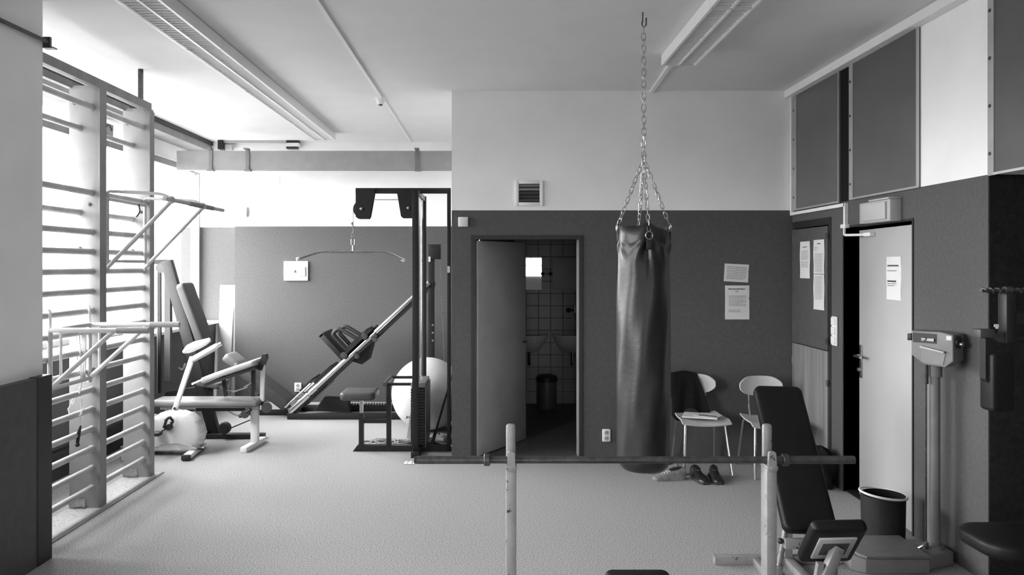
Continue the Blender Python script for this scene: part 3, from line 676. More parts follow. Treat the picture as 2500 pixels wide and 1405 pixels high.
# ---------------------------------------------------------------- weighing scale, waste basket
ws = thing('weighing_scale', 'grey column weighing scale standing by the right wall', 'scale', (2.35,4.45,0))
obj('platform', MB().prism([(2.07,4.36,0),(2.13,4.31,0),(2.49,4.31,0),(2.49,4.64,0),(2.13,4.64,0),(2.07,4.58,0)], (0,0,.088), bev=.01), mat('scale_enamel', .19, .45, vary=.1, scale=8), ws)
obj('platform_lid', MB().prism([(2.10,4.345,.088),(2.13,4.30,.088),(2.50,4.30,.088),(2.50,4.645,.088),(2.12,4.645,.088),(2.10,4.6,.088)], (0,0,.018), bev=.008), M_PADGREY, ws)
ES = bpy.data.materials['scale_enamel']
obj('column_foot', MB().prism([(2.49,4.35,0),(2.70,4.43,0),(2.70,4.58,0),(2.49,4.62,0)], (0,0,.085), bev=.008), ES, ws)
obj('column', MB().cyl((2.625,4.5,.08),(2.625,4.5,1.18),.035,20), ES, ws)
obj('column_collar', MB().cyl((2.625,4.5,.083),(2.625,4.5,.10),.055,16), ES, ws)
obj('column_collar', MB().cyl((2.625,4.5,1.10),(2.625,4.5,1.17),.046,16), ES, ws)
obj('pull_rod', MB().cyl((2.562,4.47,.08),(2.562,4.47,1.2),.006,8).cyl((2.562,4.47,1.06),(2.562,4.47,1.2),.014,10), M_DSTEEL, ws)
obj('lever_hook', MB().tube(fillet([(2.50,4.44,.10),(2.53,4.42,.13),(2.56,4.45,.13),(2.57,4.48,.09)],.02),.01,8), M_STEEL, ws)
th_ = math.radians(55); hu = V((math.cos(th_),math.sin(-th_),0)); hv = V((math.sin(th_),math.cos(th_),0)); hc = V((2.60,4.42,0))
# head: long face turned towards the room's left
def HP(x, y, z): return hc+hu*(x*.885+.009)+hv*(y*.72)+V((0,0,z))
hd = obj('head', MB().prism([HP(-.14,-.09,1.23),HP(-.06,-.09,1.18),HP(.07,-.09,1.175),HP(.12,-.09,1.215),HP(.12,-.09,1.365),HP(.04,-.09,1.375),HP(-.14,-.09,1.375)], hv*.13, bev=.006), ES, ws)
obj('dial_window', MB().obox(HP(-.055,-.091,1.335), (hu,hv,V((0,0,1))), (.065,.003,.028)), M_BLACK, hd)
obj('beam_weight', MB().obox(HP(-.03,-.1,1.328), (hu,hv,V((0,0,1))), (.035,.008,.008)).ball(HP(-.045,-.108,1.33),.011,10,8), M_CHROME, hd)
obj('reading_shelf', MB().beam(HP(-.075,-.105,1.285), HP(.075,-.105,1.262), .03,.012, bev=.003), M_GPLAST, hd)
obj('lower_cover', MB().prism([HP(-.075,-.096,1.275),HP(-.075,-.096,1.20),HP(-.03,-.096,1.188),HP(.06,-.096,1.19),HP(.075,-.096,1.255)], hv*.01), ES, hd)
obj('sticker', MB().obox(HP(.095,-.092,1.345), (hu,hv,V((0,0,1))), (.014,.0015,.012)), M_PAPER, hd)
obj('side_dial', MB().lathe(HP(.121,-.01,1.32), [(.036,0),(.036,.008),(.028,.012),(.002,.012)], 20, axis=hu), M_BLACK, hd)
obj('side_knob', MB().lathe(HP(.132,-.01,1.31), [(.014,0),(.014,.016),(.008,.018)], 14, axis=hu), M_STEEL, hd)
obj('poise_stop', MB().obox(HP(-.152,-.07,1.335), (hu,hv,V((0,0,1))), (.012,.02,.02), bev=.004), M_BLACK, hd)
tb_ = thing('waste_basket', 'black round waste basket with bright rim before the exit door', 'bin', (2.475,4.79,0))
tR = Matrix.Rotation(math.radians(3),3,'Y')
obj('body', MB().lathe((2.475,4.79,0), [(.11,0),(.125,.006),(.13,.31),(.127,.31),(.12,.012),(.002,.012)], 32), M_BLACK, tb_)
obj('rim', MB().tube([(2.475+.135*math.cos(2*PI*k/32),4.79+.135*math.sin(2*PI*k/32),.316-.012*math.cos(2*PI*k/32)) for k in range(32)],.0075,8,closed=True), M_WPLAST, tb_)
obj('liner', MB().lathe((2.475,4.79,0), [(.127,.31),(.120,.27),(.115,.20),(.11,.1)], 32, caps=False), M_CLOTH, tb_)

# ---------------------------------------------------------------- black machine at the right edge
bm_ = thing('chest_machine', 'black exercise machine with hanging pad at the right picture edge', 'exercise machine', (2.6,3.4,0))
Y0 = 3.3; S = lambda px, py: P(px,py,Y0)
obj('main_column', MB().box((2.56,3.25,0),(2.64,3.35,2.0), bev=.006), M_BLACKM, bm_)
obj('base', MB().box((2.3,3.0,0),(2.36,3.8,.06)).box((2.36,3.27,0),(2.9,3.33,.06)), M_BLACKM, bm_)
obj('arm', MB().box(S(2470,790)-V((0,.03,0)), (2.56,Y0+.03,S(0,766).z)).box(S(2458,830)-V((0,.025,0)),(2.56,Y0+.025,S(0,822).z)), M_BLACKM, bm_)
obj('hanger_post', MB().box(S(2446,838)-V((0,.03,0)), S(2470,716)+V((0,.03,0)), bev=.005), M_BLACKM, bm_)
a = S(2396,710)
m = MB(); m.cyl(a, (2.5,Y0,a.z), .008, 10)
obj('grip_bar', m, M_DSTEEL, bm_)
m = MB(); n = 44
m.tube([(a.x+i*.0065, Y0+.011*math.cos(i*1.35), a.z+.011*math.sin(i*1.35)) for i in range(n)], .0045, 6)
obj('chain_wrap', m, M_DSTEEL, bm_)
obj('grip_ring', MB().lathe((S(2452,0).x,Y0,a.z), [(.018,0),(.018,.03)], 14, axis=(1,0,0)), M_DSTEEL, bm_)
obj('pad_arm', MB().box(S(2383,824)-V((0,.03,0)), S(2418,804)+V((0,.03,0)), bev=.003).box(S(2416,832)-V((0,.012,0)),S(2448,815)+V((0,.012,0))), M_PADDARK, bm_)
obj('pad_bracket', MB().prism([S(2399,826)-V((0,.02,0)),S(2418,826)-V((0,.02,0)),S(2418,940)-V((0,.02,0)),S(2408,936)-V((0,.02,0)),S(2399,925)-V((0,.02,0))], (0,.04,0)), M_BLACKM, bm_)
pc = (S(2407,1003)+S(2461,860))/2
obj('hanging_pad', pad(pc, (1,0,0), (0,0,1), .049, .128, .09, .018, .012), M_VINYL, bm_)
obj('label', MB().box(S(2417,798)-V((0,.028,0)), S(2428,791)-V((0,.026,0))).box(S(2421,802)-V((0,.028,0)), S(2427,798)-V((0,.026,0))), M_PAPER, bm_)
obj('seat', pad((2.36,3.36,.535),(1,0,0),(0,1,0),.235,.17,.07,.11,.025), M_VINYL, bm_)
obj('seat_post', MB().box((2.42,3.32,.06),(2.48,3.38,.5)), M_BLACKM, bm_)

# ---------------------------------------------------------------- chairs and what lies on them
def chair(x, y, lab):
    t = thing('chair', lab, 'chair', (x,y,0), 'plywood chairs by the dark wall')
    w2, dp = .2, .235
    def seatf(u, v):
        X = (u-.5)*.41*(1-.12*(v)**2); Y = -.22+v*.42
        z = .445+.018*(2*u-1)**2-.03*max(0,.18-v)/.18*1.0-.01*math.sin(PI*v)
        return (x+X, y+Y, z)
    obj('seat', MB().grid(seatf, 14, 12, thick=.012), M_WOOD, t)
    def backf(u, v):
        q = 2*u-1; hh = .085*(1-abs(q)**4*.45); zc = .70
        z = zc+(v-.5)*2*hh; X = q*.19*(1-.10*abs(2*v-1)**3)
        return (x+X, y+.235-.045*(1-q*q)*-1-.05+.05*(z-zc)*1.2, z)
    obj('backrest', MB().grid(backf, 18, 8, thick=-.011), M_WOOD, t)
    for s in (-1, 1):
        obj('leg', MB().tube(fillet([(x+s*.12,y-.1,.43),(x+s*.165,y-.15,.425),(x+s*w2,y-dp,0)],.05), .0105, 10), M_CHROME, t)
        obj('leg', MB().tube(fillet([(x+s*.12,y+.1,.43),(x+s*.165,y+.15,.425),(x+s*.19,y+dp+.01,0)],.05), .0105, 10), M_CHROME, t)
        obj('back_support', MB().tube(fillet([(x+s*.10,y-.05,.425),(x+s*.10,y+.17,.425),(x+s*.10,y+.215,.52),(x+s*.10,y+.222,.72)],.05), .009, 8), M_CHROME, t)
    obj('under_frame', MB().cyl((x-.13,y-.1,.427),(x+.13,y-.1,.427),.009,8).cyl((x-.13,y+.1,.427),(x+.13,y+.1,.427),.009,8), M_CHROME, t)
    return t
chair(1.81, 6.57, 'pale plywood chair with black jacket over its back')
chair(2.36, 6.45, 'pale plywood chair in the corner behind the incline bench')
# jacket
def jacket(u, v):
    q = 2*v-1; X = 1.60+u*.285; sgn = 1 if q > 0 else -1
    Ls = (.36+.05*math.sin(u*9)) if q > 0 else .22
    Ls *= 1 if u < .55 else 1-.1*(u-.55)
    z = .80-.012*abs(u-.4)*3-abs(q)**1.15*Ls; yy = 6.762+.045*(1-min(1.0,((X-1.81)/.19)**2))
    off = (.032*min(1,abs(q)*6))*-sgn
    X += (.075*abs(q)*(1 if u > .5 else .25)*(u) if q > 0 else 0)-.10*max(0,u-.55)*(1-abs(q))
    return (X, yy+off+(-.02*abs(q)*sgn)+.012*math.sin(u*15+q*3)*abs(q), z)
m = MB(); m.grid(jacket, 26, 26, thick=.012)
jk = tag(obj('jacket', m, M_CLOTH), 'black jacket draped over the back of the nearer plywood chair', 'jacket')
zc = .465
def flat(name, lab, cat, x, y, z, wd, dp, th, rz, material, grp=None):
    m = MB(); c_, s_ = math.cos(rz), math.sin(rz)
    m.obox((x,y,z+th/2), (V((c_,s_,0)),V((-s_,c_,0)),V((0,0,1))), (wd/2,dp/2,th/2))
    return tag(obj(name, m, material, None, False), lab, cat, grp)
flat('magazine', 'pale open magazine on the seat of the jacket chair', 'magazine', 1.79, 6.49, zc, .29, .21, .010, -.35, M_PAPER)
flat('paper_sheet', 'white sheet lying on the magazine on the jacket chair', 'paper', 1.84, 6.46, zc+.0105, .20, .15, .002, -.62, M_WPLAST)
pe = thing('ballpoint_pen', 'slim dark pen lying on the papers on the jacket chair', 'pen', (1.84,6.43,zc+.018))
obj('barrel', MB().cyl((1.77,6.47,zc+.018),(1.90,6.39,zc+.018),.0045,8), M_DSTEEL, pe)
obj('tip', MB().tube([(1.90,6.39,zc+.018),(1.915,6.381,zc+.018)],[.0045,.001],8), M_CHROME, pe)
# shoes
def shoe(name, lab, cat, x, y, rz, mats, grp, open_=True):
    t = thing(name, lab, cat, (x,y,0), grp)
    c_, s_ = math.cos(rz), math.sin(rz)
    T = lambda a, b, z: (x+c_*a-s_*b, y+s_*a+c_*b, z)        # a along the shoe, toe at +a
    secs = [(-.135,.026,.075),(-.125,.034,.095),(-.09,.037,.098),(-.05,.036,.085),(0,.038,.07),(.05,.044,.056),(.09,.044,.048),(.12,.036,.042),(.14,.018,.03)]
    m = MB(); R = []
    for a, hw, h in secs:
        R.append([m.bm.verts.new(T(a, hw*math.cos(PI*k/10), .022+(h-.022)*abs(math.sin(PI*k/10))**.75)) for k in range(11)])
    for A, B in zip(R, R[1:]):
        for k in range(10): m.bm.faces.new((A[k],A[k+1],B[k+1],B[k]))
    for A in (R[0], R[-1]): m.bm.faces.new(A)
    for A, B in zip(R, R[1:]): m.bm.faces.new((A[0],B[0],B[-1],A[-1]))
    obj('upper', m, mats[0], t)
    out = [(a, hw+.005) for a, hw, h in secs]
    obj('sole', MB().prism([T(a,b,0) for a,b in out]+[T(a,-b,0) for a,b in out[::-1]], (0,0,.024), bev=.004), mats[1], t)
    obj('opening', MB().prism([T(-.105+.055*(1-math.cos(k*PI/8)), .024*math.sin(k*PI/8), .092-.010*(1-math.cos(k*PI/8))) for k in range(16)], (0,0,.010)), M_BLACK, t)
    lm = MB()
    for k in range(4):
        a = .0+k*.022; z = .073-k*.007; lm.tube([T(a,-.022,z-.006),T(a,0,z+.003),T(a,.022,z-.006)],.003,5)
    obj('laces', lm, mats[2], t)
    return t
shoe('shoe', 'black leather shoe in front of the jacket chair, left of its pair', 'shoe', 1.70, 6.20, -PI/2+.12, (M_SHOE,M_SOLE,M_SHOE), 'black shoes under the chair')
shoe('shoe', 'black leather shoe in front of the jacket chair, right of its pair', 'shoe', 1.835, 6.20, -PI/2-.1, (M_SHOE,M_SOLE,M_SHOE), 'black shoes under the chair')
shoe('slipper', 'grey soft shoe on the carpet just beyond the punching bag', 'shoe', 1.46, 6.22, PI+.15, (M_GSHOE,M_GSHOE,M_PAPER), 'grey soft shoes')
shoe('slipper', 'grey soft shoe with pale stripes close to the chair leg', 'shoe', 1.44, 6.40, PI-.2, (M_GSHOE,M_GSHOE,M_PAPER), 'grey soft shoes')

# ---------------------------------------------------------------- wall bars and what hangs on them
wbz = [.153+.142*k for k in range(16)]
wbs = thing('wall_bars', 'tall wooden wall bars standing before the windows', 'wall bars', (-2.95,5.5,0))
UY = [(4.66,4.75),(5.47,5.56),(6.27,6.35)]
for (y0, y1) in UY:
    u = obj('upright', MB().box((-3.05,y0,0),(-2.83,y1,3.06), bev=.004), M_POSTWOOD, wbs)
    obj('shaded_front_edge', MB().box((-2.84,y0-.002,.01),(-2.826,y1+.002,3.04)), M_POSTEDGE, u, False)  # darker face: shade on the side turned from the windows, put into the colour
    obj('foot_plate', MB().box((-3.05,y0-.006,.01),(-2.93,y0,.075)).box((-3.0,y0-.03,0.006),(-2.92,y0,.012)), M_STEEL, u, False)
    for (xx, zz) in ((-3.01,2.93),(-2.93,2.93),(-2.90,2.2),(-2.97,1.88)): obj('bolt', MB().lathe((xx,y0,zz), [(.013,0),(.013,.008),(.006,.010)], 8, axis=(0,-1,0)), M_DSTEEL, u)
rung = mesh_of(MB().tube([(0,-.36,0),(0,.36,0)], .0215, 12), M_BARWOOD, 'bar')
ferr = mesh_of(MB().tube([(0,-.014,0),(0,.014,0)], [.0225,.0245], 12), M_BARWOOD, 'bar_end')
for sec in range(2):
    ya, yb2 = UY[sec][1], UY[sec+1][0]; yc = (ya+yb2)/2
    for z, back in [(z, k == 14) for k, z in enumerate(wbz)]+[(2.90,False),(2.75,True)]:
        x = -2.975 if back else -2.885
        o = put('bar', rung, wbs, (x,yc,z)); o.scale.y = (yb2-ya)/.72
        put('bar_end', ferr, wbs, (x,yb2-.012,z))
obj('top_rail', MB().box((-2.87,4.60,3.04),(-2.826,6.30,3.105)).box((-3.07,4.60,3.04),(-3.03,6.35,3.09)), M_POSTEDGE, wbs, False)
obj('ceiling_hanger', MB().box((-2.86,6.13,3.07),(-2.83,6.16,CZ)).cyl((-2.845,6.145,CZ-.03),(-2.845,6.145,CZ),.02,10), M_DSTEEL, wbs)
# pull-up frame
pu = thing('pull_up_frame', 'pale steel pull-up bar frame hooked on the upper wall bars', 'pull-up bar', (-2.6,5.9,1.72))
XB, ZB = -2.375, 2.245
obj('pull_bar', MB().cyl((XB,5.50,ZB),(XB,6.70,ZB),.0165,12), M_GPLAST, pu)
obj('grip', MB().cyl((XB,5.95,ZB),(XB,6.45,ZB),.020,12), M_PADGREY, pu)
for y in (5.62, 6.23):
    obj('strut', MB().cyl((XB,y,ZB-.01),(-2.86,y,1.73),.016,12), M_GPLAST, pu)
    obj('arm', MB().tube(fillet([(-2.86,y,2.255),(-2.85,y,2.31),(-2.45,y,2.29),(XB,y,ZB+.012)],.04,5),.012,10), M_GPLAST, pu)
    obj('back_tube', MB().cyl((-2.85,y,2.27),(-2.85,y,1.71),.014,12), M_GPLAST, pu)
    obj('joint', MB().ball((XB,y,ZB),.03,12,8), M_GPLAST, pu)
for z in (1.79, 2.25): obj('cross_tube', MB().cyl((-2.85,5.62,z),(-2.85,6.23,z),.0115,10), M_GPLAST, pu)
obj('hook', MB().tube(fillet([(-2.84,6.1,2.25),(-2.83,6.1,2.19),(-2.86,6.1,2.15)],.03),.008,8), M_DSTEEL, pu)
# dip frame
dp_ = thing('dip_frame', 'white steel dip bars hooked on the lower wall bars', 'dip bars', (-2.6,5.15,.93))
for y in (4.9, 5.38):
    obj('dip_bar', MB().cyl((-2.86,y,1.338),(-2.22,y,1.338),.0175,12), M_WFRAME, dp_)
    obj('grip', MB().cyl((-2.42,y,1.338),(-2.215,y,1.338),.0205,12), M_GPLAST, dp_)
    obj('strut', MB().cyl((-2.45,y,1.328),(-2.855,y,.96),.016,12), M_WFRAME, dp_)
    obj('tie', MB().cyl((-2.785,y,1.33),(-2.785,y,1.03),.009,8), M_WFRAME, dp_)
    obj('back_tube', MB().cyl((-2.855,y,1.35),(-2.855,y,.93),.016,10), M_GPLAST, dp_)
    obj('hook', MB().tube(fillet([(-2.855,y,1.34),(-2.855,y,1.47),(-2.9,y,1.47)],.03),.010,8), M_WPLAST, dp_)
for z in (1.338, .96): obj('cross_tube', MB().cyl((-2.845,4.9,z),(-2.845,5.38,z),.014,10), M_GPLAST, dp_)
# resistance cord
rc = thing('resistance_cord', 'pale exercise cord with dark handle hanging from the dip bars', 'cord', (-2.76,5.32,1.3))
cc = lambda px, py, Y=5.26: P(px,py,Y)
def smoothp(pts, n=4):
    pts = [V(p) for p in pts]; out = []
    for i in range(len(pts)-1):
        p0, p1, p2, p3 = pts[max(i-1,0)], pts[i], pts[i+1], pts[min(i+2,len(pts)-1)]
        for k in range(n):
            t = k/n; out.append(.5*((2*p1)+(p2-p0)*t+(2*p0-5*p1+4*p2-p3)*t*t+(3*p1-3*p2+p0-p3)*t**3))
    return out+[pts[-1]]
obj('cord', MB().tube(smoothp([cc(196,806),cc(194,860),cc(197,915),cc(196,955),cc(180,985),cc(167,1000),cc(170,1014),cc(185,1019),cc(199,1012),cc(207,995)]),.0045,6)
    .tube(smoothp([cc(190,806),cc(186,850),cc(189,900),cc(192,915)]),.0035,6).tube(smoothp([cc(200,985),cc(197,1005),cc(195,1040)]),.003,6), M_PAPER, rc)
obj('handle', MB().tube([cc(197,1040),cc(192,1058),cc(189,1085)],[.006,.014,.011],8).ball(cc(189,1087),.015,10,8), M_BLACK, rc)
obj('anchor_strap', MB().beam(cc(205,815,5.3),cc(203,925,5.3),.03,.006,up=(0,-1,0)), M_GPLAST, rc)
# sheet in the upper pane
ps = tag(obj('window_sheet', MB().box((XW-.02,7.30,3.035),(XW-.012,7.72,3.185)), mat('translucent_sheet', .38, .6)), 'grey sheet with dark curves stuck on the upper window pane', 'sheet')
m = MB()
for (cy, cz, rr, a0, a1) in ((7.62,3.11,.06,.2,PI-.2+1.2),(7.48,3.08,.05,PI,2*PI-.4),(7.38,3.1,.05,-.6,1.4)):
    m.tube([(XW-.009, cy+rr*math.cos(a0+(a1-a0)*k/8), cz+rr*math.sin(a0+(a1-a0)*k/8)) for k in range(9)],.006,5)
obj('drawn_curve', m, M_DSTEEL, ps)

# ---------------------------------------------------------------- exercise bike
ebk = thing('exercise_bike', 'white exercise bike between the wall bars and the bench', 'exercise bike', (-3.0,7.06,0))
EB = lambda px, py, Y=7.06: P(px,py,Y)
outl = [(300,1098),(298,1060),(310,1030),(335,1016),(372,1013),(402,1011),(414,1002),(432,1001),(452,1004),(472,1010),(488,1021),(497,1038),(502,1058),(499,1076),(490,1090),(476,1099),(450,1104),(380,1106)]
pts = [EB(x,y)-V((0,.09,0)) for x, y in outl]
m = MB(); pc_ = sum(pts, V((0,0,0)))/len(pts); loop = []
for i in range(len(pts)):
    p0, p1, p2, p3 = pts[i-1], pts[i], pts[(i+1) % len(pts)], pts[(i+2) % len(pts)]
    for k in range(3):
        t = k/3; loop.append(.5*((2*p1)+(p2-p0)*t+(2*p0-5*p1+4*p2-p3)*t*t+(3*p1-3*p2+p0-p3)*t**3))
R = []
for yo, sc_ in ((-.003,.08),(0,.55),(.004,.80),(.016,.90),(.038,.965),(.07,.995),(.09,1.0),(.11,.995),(.142,.965),(.164,.90),(.176,.80),(.18,.55),(.183,.08)):
    R.append([m.bm.verts.new(V((pc_.x+(p.x-pc_.x)*sc_, p.y+yo, max(.045, pc_.z+(p.z-pc_.z)*sc_)))) for p in loop])
for A, B in zip(R, R[1:]):
    for k in range(len(A)): m.bm.faces.new((A[k],A[(k+1)%len(A)],B[(k+1)%len(A)],B[k]))
m.bm.faces.new(R[0]); m.bm.faces.new(R[-1])
M_BIKE = mat('bike_plastic', .55, .35, vary=.02, scale=5)
shell = obj('shell', m, M_BIKE, ebk)
obj('cover_ridge', MB().tube(smoothp([EB(380,1095,6.968),EB(405,1085,6.966),EB(432,1083,6.964),EB(462,1088,6.966),EB(480,1096,6.968)]),.006,6), M_GPLAST, shell)
pst = obj('seat_post', MB().beam(EB(426,1004),EB(470,872),.045,.036,up=(0,1,0),bev=.006), M_WFRAME, ebk)
obj('clamp_bolt', MB().cyl(EB(426,998,7.02),EB(426,998,7.10),.012,10), M_DSTEEL, pst)
obj('adjuster', MB().tube(fillet([EB(452,888),EB(446,905),EB(436,898)],.02),.008,6), M_DSTEEL, pst)
m = MB()
secs = [(456,857,.10,.03),(462,853,.115,.048),(474,848,.11,.052),(490,842,.07,.044),(504,836,.035,.034),(511,832,.022,.026),(514,831,.01,.012)]
R = []
for px, py, hw, hh in secs:
    c = EB(px,py); R.append([m.bm.verts.new(c+V((0,hw*math.cos(2*PI*k/16),hh*math.sin(2*PI*k/16)*(1 if math.sin(2*PI*k/16) > 0 else .8)))) for k in range(16)])
for A, B in zip(R, R[1:]):
    for k in range(16): m.bm.faces.new((A[k],A[(k+1)%16],B[(k+1)%16],B[k]))
m.bm.faces.new(R[0]); m.bm.faces.new(R[-1])
obj('saddle', m, M_WPLAST, ebk)
obj('grip', MB().tube([EB(466,882,6.95),EB(474,876,6.95),EB(528,846,6.95),EB(533,843,6.95)],[.016,.026,.026,.018],12), M_WPLAST, ebk)
obj('grip_end', MB().tube([EB(532,844,6.95),EB(541,839,6.95)],[.02,.017],10), M_CHROME, ebk)
obj('side_rail', MB().tube([EB(470,884,6.95),EB(500,868,6.99),EB(528,853,7.0)],.011,8).cyl(EB(472,880,6.95),EB(470,880,7.06),.012,8), M_GPLAST, ebk)
cr_ = obj('crank', MB().beam(EB(410,1045,6.955),EB(384,1060,6.94),.02,.012,up=(0,0,1)).cyl(EB(412,1044,6.94),EB(412,1044,6.98),.03,14), M_BLACK, ebk)
obj('pedal', MB().obox(EB(383,1060,6.9),(V((1,0,0)),V((0,1,0)),V((0,0,1))),(.035,.045,.016),bev=.005), M_BLACK, cr_)
obj('toe_strap', MB().tube(smoothp([EB(403,1046,6.92),EB(405,1030,6.90),EB(413,1020,6.90),EB(422,1028,6.92),EB(420,1045,6.93)]),.012,6), M_BLACK, ebk)
obj('rear_stabiliser', MB().beam((-2.745,6.80,.03),(-2.79,7.32,.03),.075,.045,bev=.012), M_WFRAME, ebk)
obj('end_cap', MB().beam((-2.743,6.785,.03),(-2.746,6.83,.03),.08,.05,bev=.012), M_BLACK, ebk)
obj('front_stabiliser', MB().beam((-3.28,6.78,.03),(-3.28,7.32,.03),.075,.045,bev=.012), M_WFRAME, ebk)
obj('frame_rail', MB().beam((-3.28,7.06,.05),(-2.78,7.06,.05),.06,.04), M_GPLAST, ebk)
obj('bar_post', MB().beam((-3.33,7.06,.35),(-3.30,7.06,1.0),.05,.05,up=(0,1,0)), M_WFRAME, ebk)
obj('handlebar', MB().tube(fillet([(-3.26,6.84,.98),(-3.31,6.9,1.0),(-3.31,7.22,1.0),(-3.26,7.28,.98)],.04),.013,8), M_RUBBER, ebk)

# ---------------------------------------------------------------- curl bench
cb = thing('curl_bench', 'long grey bench with white leg and sloping curl pad', 'weight bench', (-2.6,7.35,0))
CB = lambda px, py, Y=7.33: P(px,py,Y)
xa = -3.25; xb = CB(640,0).x
obj('pad', pad(((xa+xb)/2,7.34,.437),(1,0,0),(0,1,0),(xb-xa)/2,.14,.068,.04,.03), M_PADGREY, cb)
obj('rail', MB().box((xa+.05,7.315,.365),(xb-.03,7.365,.402)), M_WFRAME, cb)
lg = obj('leg', MB().box((-2.325,7.305,.05),(-2.255,7.365,.37), bev=.004), M_WFRAME, cb)
obj('foot', MB().beam((-2.325,7.10,.025),(-2.275,7.56,.025),.065,.05,bev=.004), M_WFRAME, cb)
obj('leg', MB().box((xa+.10,7.305,.05),(xa+.16,7.365,.37)), M_WFRAME, cb)
obj('foot', MB().box((xa+.09,7.12,0),(xa+.155,7.54,.05)), M_WFRAME, cb)
c0, c1_ = CB(505,925), CB(632,882); cu_ = (c1_-c0).normalized()
obj('curl_pad', pad((c0+c1_)/2, cu_, (0,1,0), (c1_-c0).length/2, .17, .05, .03, .018), M_GPLAST, cb, label='pale sloping curl pad')
obj('curl_board', MB().obox((c0+c1_)/2+V((.02,0,-.045)), (cu_,V((0,1,0)),cu_.cross(V((0,1,0)))), ((c1_-c0).length/2-.01,.15,.014)), M_BLACK, cb)
obj('curl_bar', MB().tube([CB(470,938),CB(510,922)],.010,8).tube([CB(470,938,7.2),CB(470,938,7.46)],.011,8), M_CHROME, cb)
obj('curl_post', MB().beam(CB(619,968),CB(619,905),.035,.035,up=(0,1,0)).beam(CB(545,918),CB(552,968),.03,.03,up=(0,1,0)), M_BLACK, cb)
obj('curl_post', MB().beam(CB(640,980),CB(642,882),.035,.035,up=(0,1,0)), M_WFRAME, cb)
obj('hinge_plate', MB().prism([CB(625,902,7.29),CB(641,866,7.29),CB(648,866,7.29),CB(650,876,7.29),CB(638,906,7.29)], (0,.08,0)), M_BLACK, cb)
obj('cable', MB().tube(smoothp([CB(540,940),CB(550,952),CB(575,956),CB(600,948),CB(615,935)]),.006,6).tube(smoothp([CB(552,998),CB(570,1012),CB(590,1020),CB(600,1019)]),.007,6), M_GPLAST, cb)
obj('roller', MB().cyl(CB(651,996,7.12),CB(651,996,7.55),.05,16), M_PADDARK, cb)
obj('roller_arm', MB().beam(CB(630,975),CB(652,1000),.03,.03,up=(0,1,0)), M_BLACKM, cb)
obj('leg_roller', MB().cyl(CB(598,1012,7.18),CB(598,1012,7.5),.04,14), M_PADDARK, cb)
obj('leg_roller_arm', MB().beam(CB(598,1012,7.345),CB(628,985,7.345),.03,.025,up=(0,1,0)).cyl(CB(584,1018,7.2),CB(612,1000,7.2),.018,8), M_BLACKM, cb)
obj('under_brace', MB().beam(CB(480,1000),CB(600,1000),.04,.03), M_BLACK, cb)

# ---------------------------------------------------------------- incline press by the window
ip = thing('incline_press', 'dark tall incline press machine standing by the window', 'exercise machine', (-3.0,7.75,0))
IP = lambda px, py, Y=7.75: P(px,py,Y)
bt, tt = IP(526,1066), IP(408,638)
obj('spine', MB().beam(bt, tt, .11, .075, up=(0,-1,0), bev=.004), M_BLACKM, ip)
pa, pb2 = IP(438,696,7.66), IP(492,845,7.66); pu_ = (pa-pb2).normalized()
pn = V((pu_.z,0,-pu_.x))                        # outward, to the right of the slope
yw = (V((0,1,0))*.9+pn*0).normalized()
obj('backrest', pad((pa+pb2)/2+pn*.05, pu_, (0,1,0), (pa-pb2).length/2, .14, .085, .05, .025), M_PADDARK, ip)
obj('mast', MB().beam(IP(411,930,7.9),IP(411,665,7.9),.06,.06,up=(0,1,0)), M_DADO_PLAIN, ip)
obj('mast', MB().beam(IP(390,960,7.9),IP(390,650,7.9),.03,.03,up=(0,1,0)).beam(IP(380,640,7.9),IP(420,640,7.9),.06,.05), M_BLACKM, ip)
obj('pulley', MB().lathe(IP(394,655,7.8)+V((0,-.02,0)), [(.05,0),(.035,.012),(.035,.022),(.05,.034)], 18, axis=(0,1,0)), M_DSTEEL, ip)
obj('cable', MB().cyl(IP(384,660,7.8),IP(384,960,7.8),.004,6), M_STEEL, ip)
obj('base', MB().box((IP(470,0).x,7.66,0),(IP(650,0).x,7.74,.05), bev=.004), M_BLACK, ip)
obj('base', MB().beam((-2.86,7.7,.025),(-3.45,7.9,.025),.07,.05), M_BLACK, ip)
obj('counterweight', MB().lathe(IP(545,1048,7.6), [(.05,0),(.06,.01),(.06,.07),(.05,.08)], 18, axis=(0,1,0)), M_RUBBER, ip)
obj('linkage', MB().cyl(IP(553,1050),IP(610,1026),.008,8), M_DSTEEL, ip)
obj('seat', pad(IP(520,935,7.75), (1,0,-.15), (0,1,0), .12, .16, .06, .03, .015), M_PADDARK, ip)
obj('support', MB().beam(IP(410,962,7.9),IP(520,945,7.8),.05,.05).beam(IP(411,960,7.9),IP(411,1058,7.9),.05,.05,up=(0,1,0)), M_BLACK, ip)

# ---------------------------------------------------------------- boards in the far corner
def leaning(x0, x1, yb0, yt, z1, th, lab, material):
    t = tag(obj('leaning_board', MB().prism([(x0,yb0,0),(x0,yb0+th,0),(x0,yt+th,z1),(x0,yt,z1)], (x1-x0,0,0), bev=.002), material), lab, 'board', 'boards leaning in the far corner')
    return t
leaning(-3.56, -3.31, 9.80, 9.94, 1.50, .02, 'tall white board leaning in the far corner under the window', M_WPLAST)
leaning(-3.53, -3.37, 9.745, 9.88, 1.22, .02, 'shorter glossy board leaning against the tall white board', M_GPLAST)

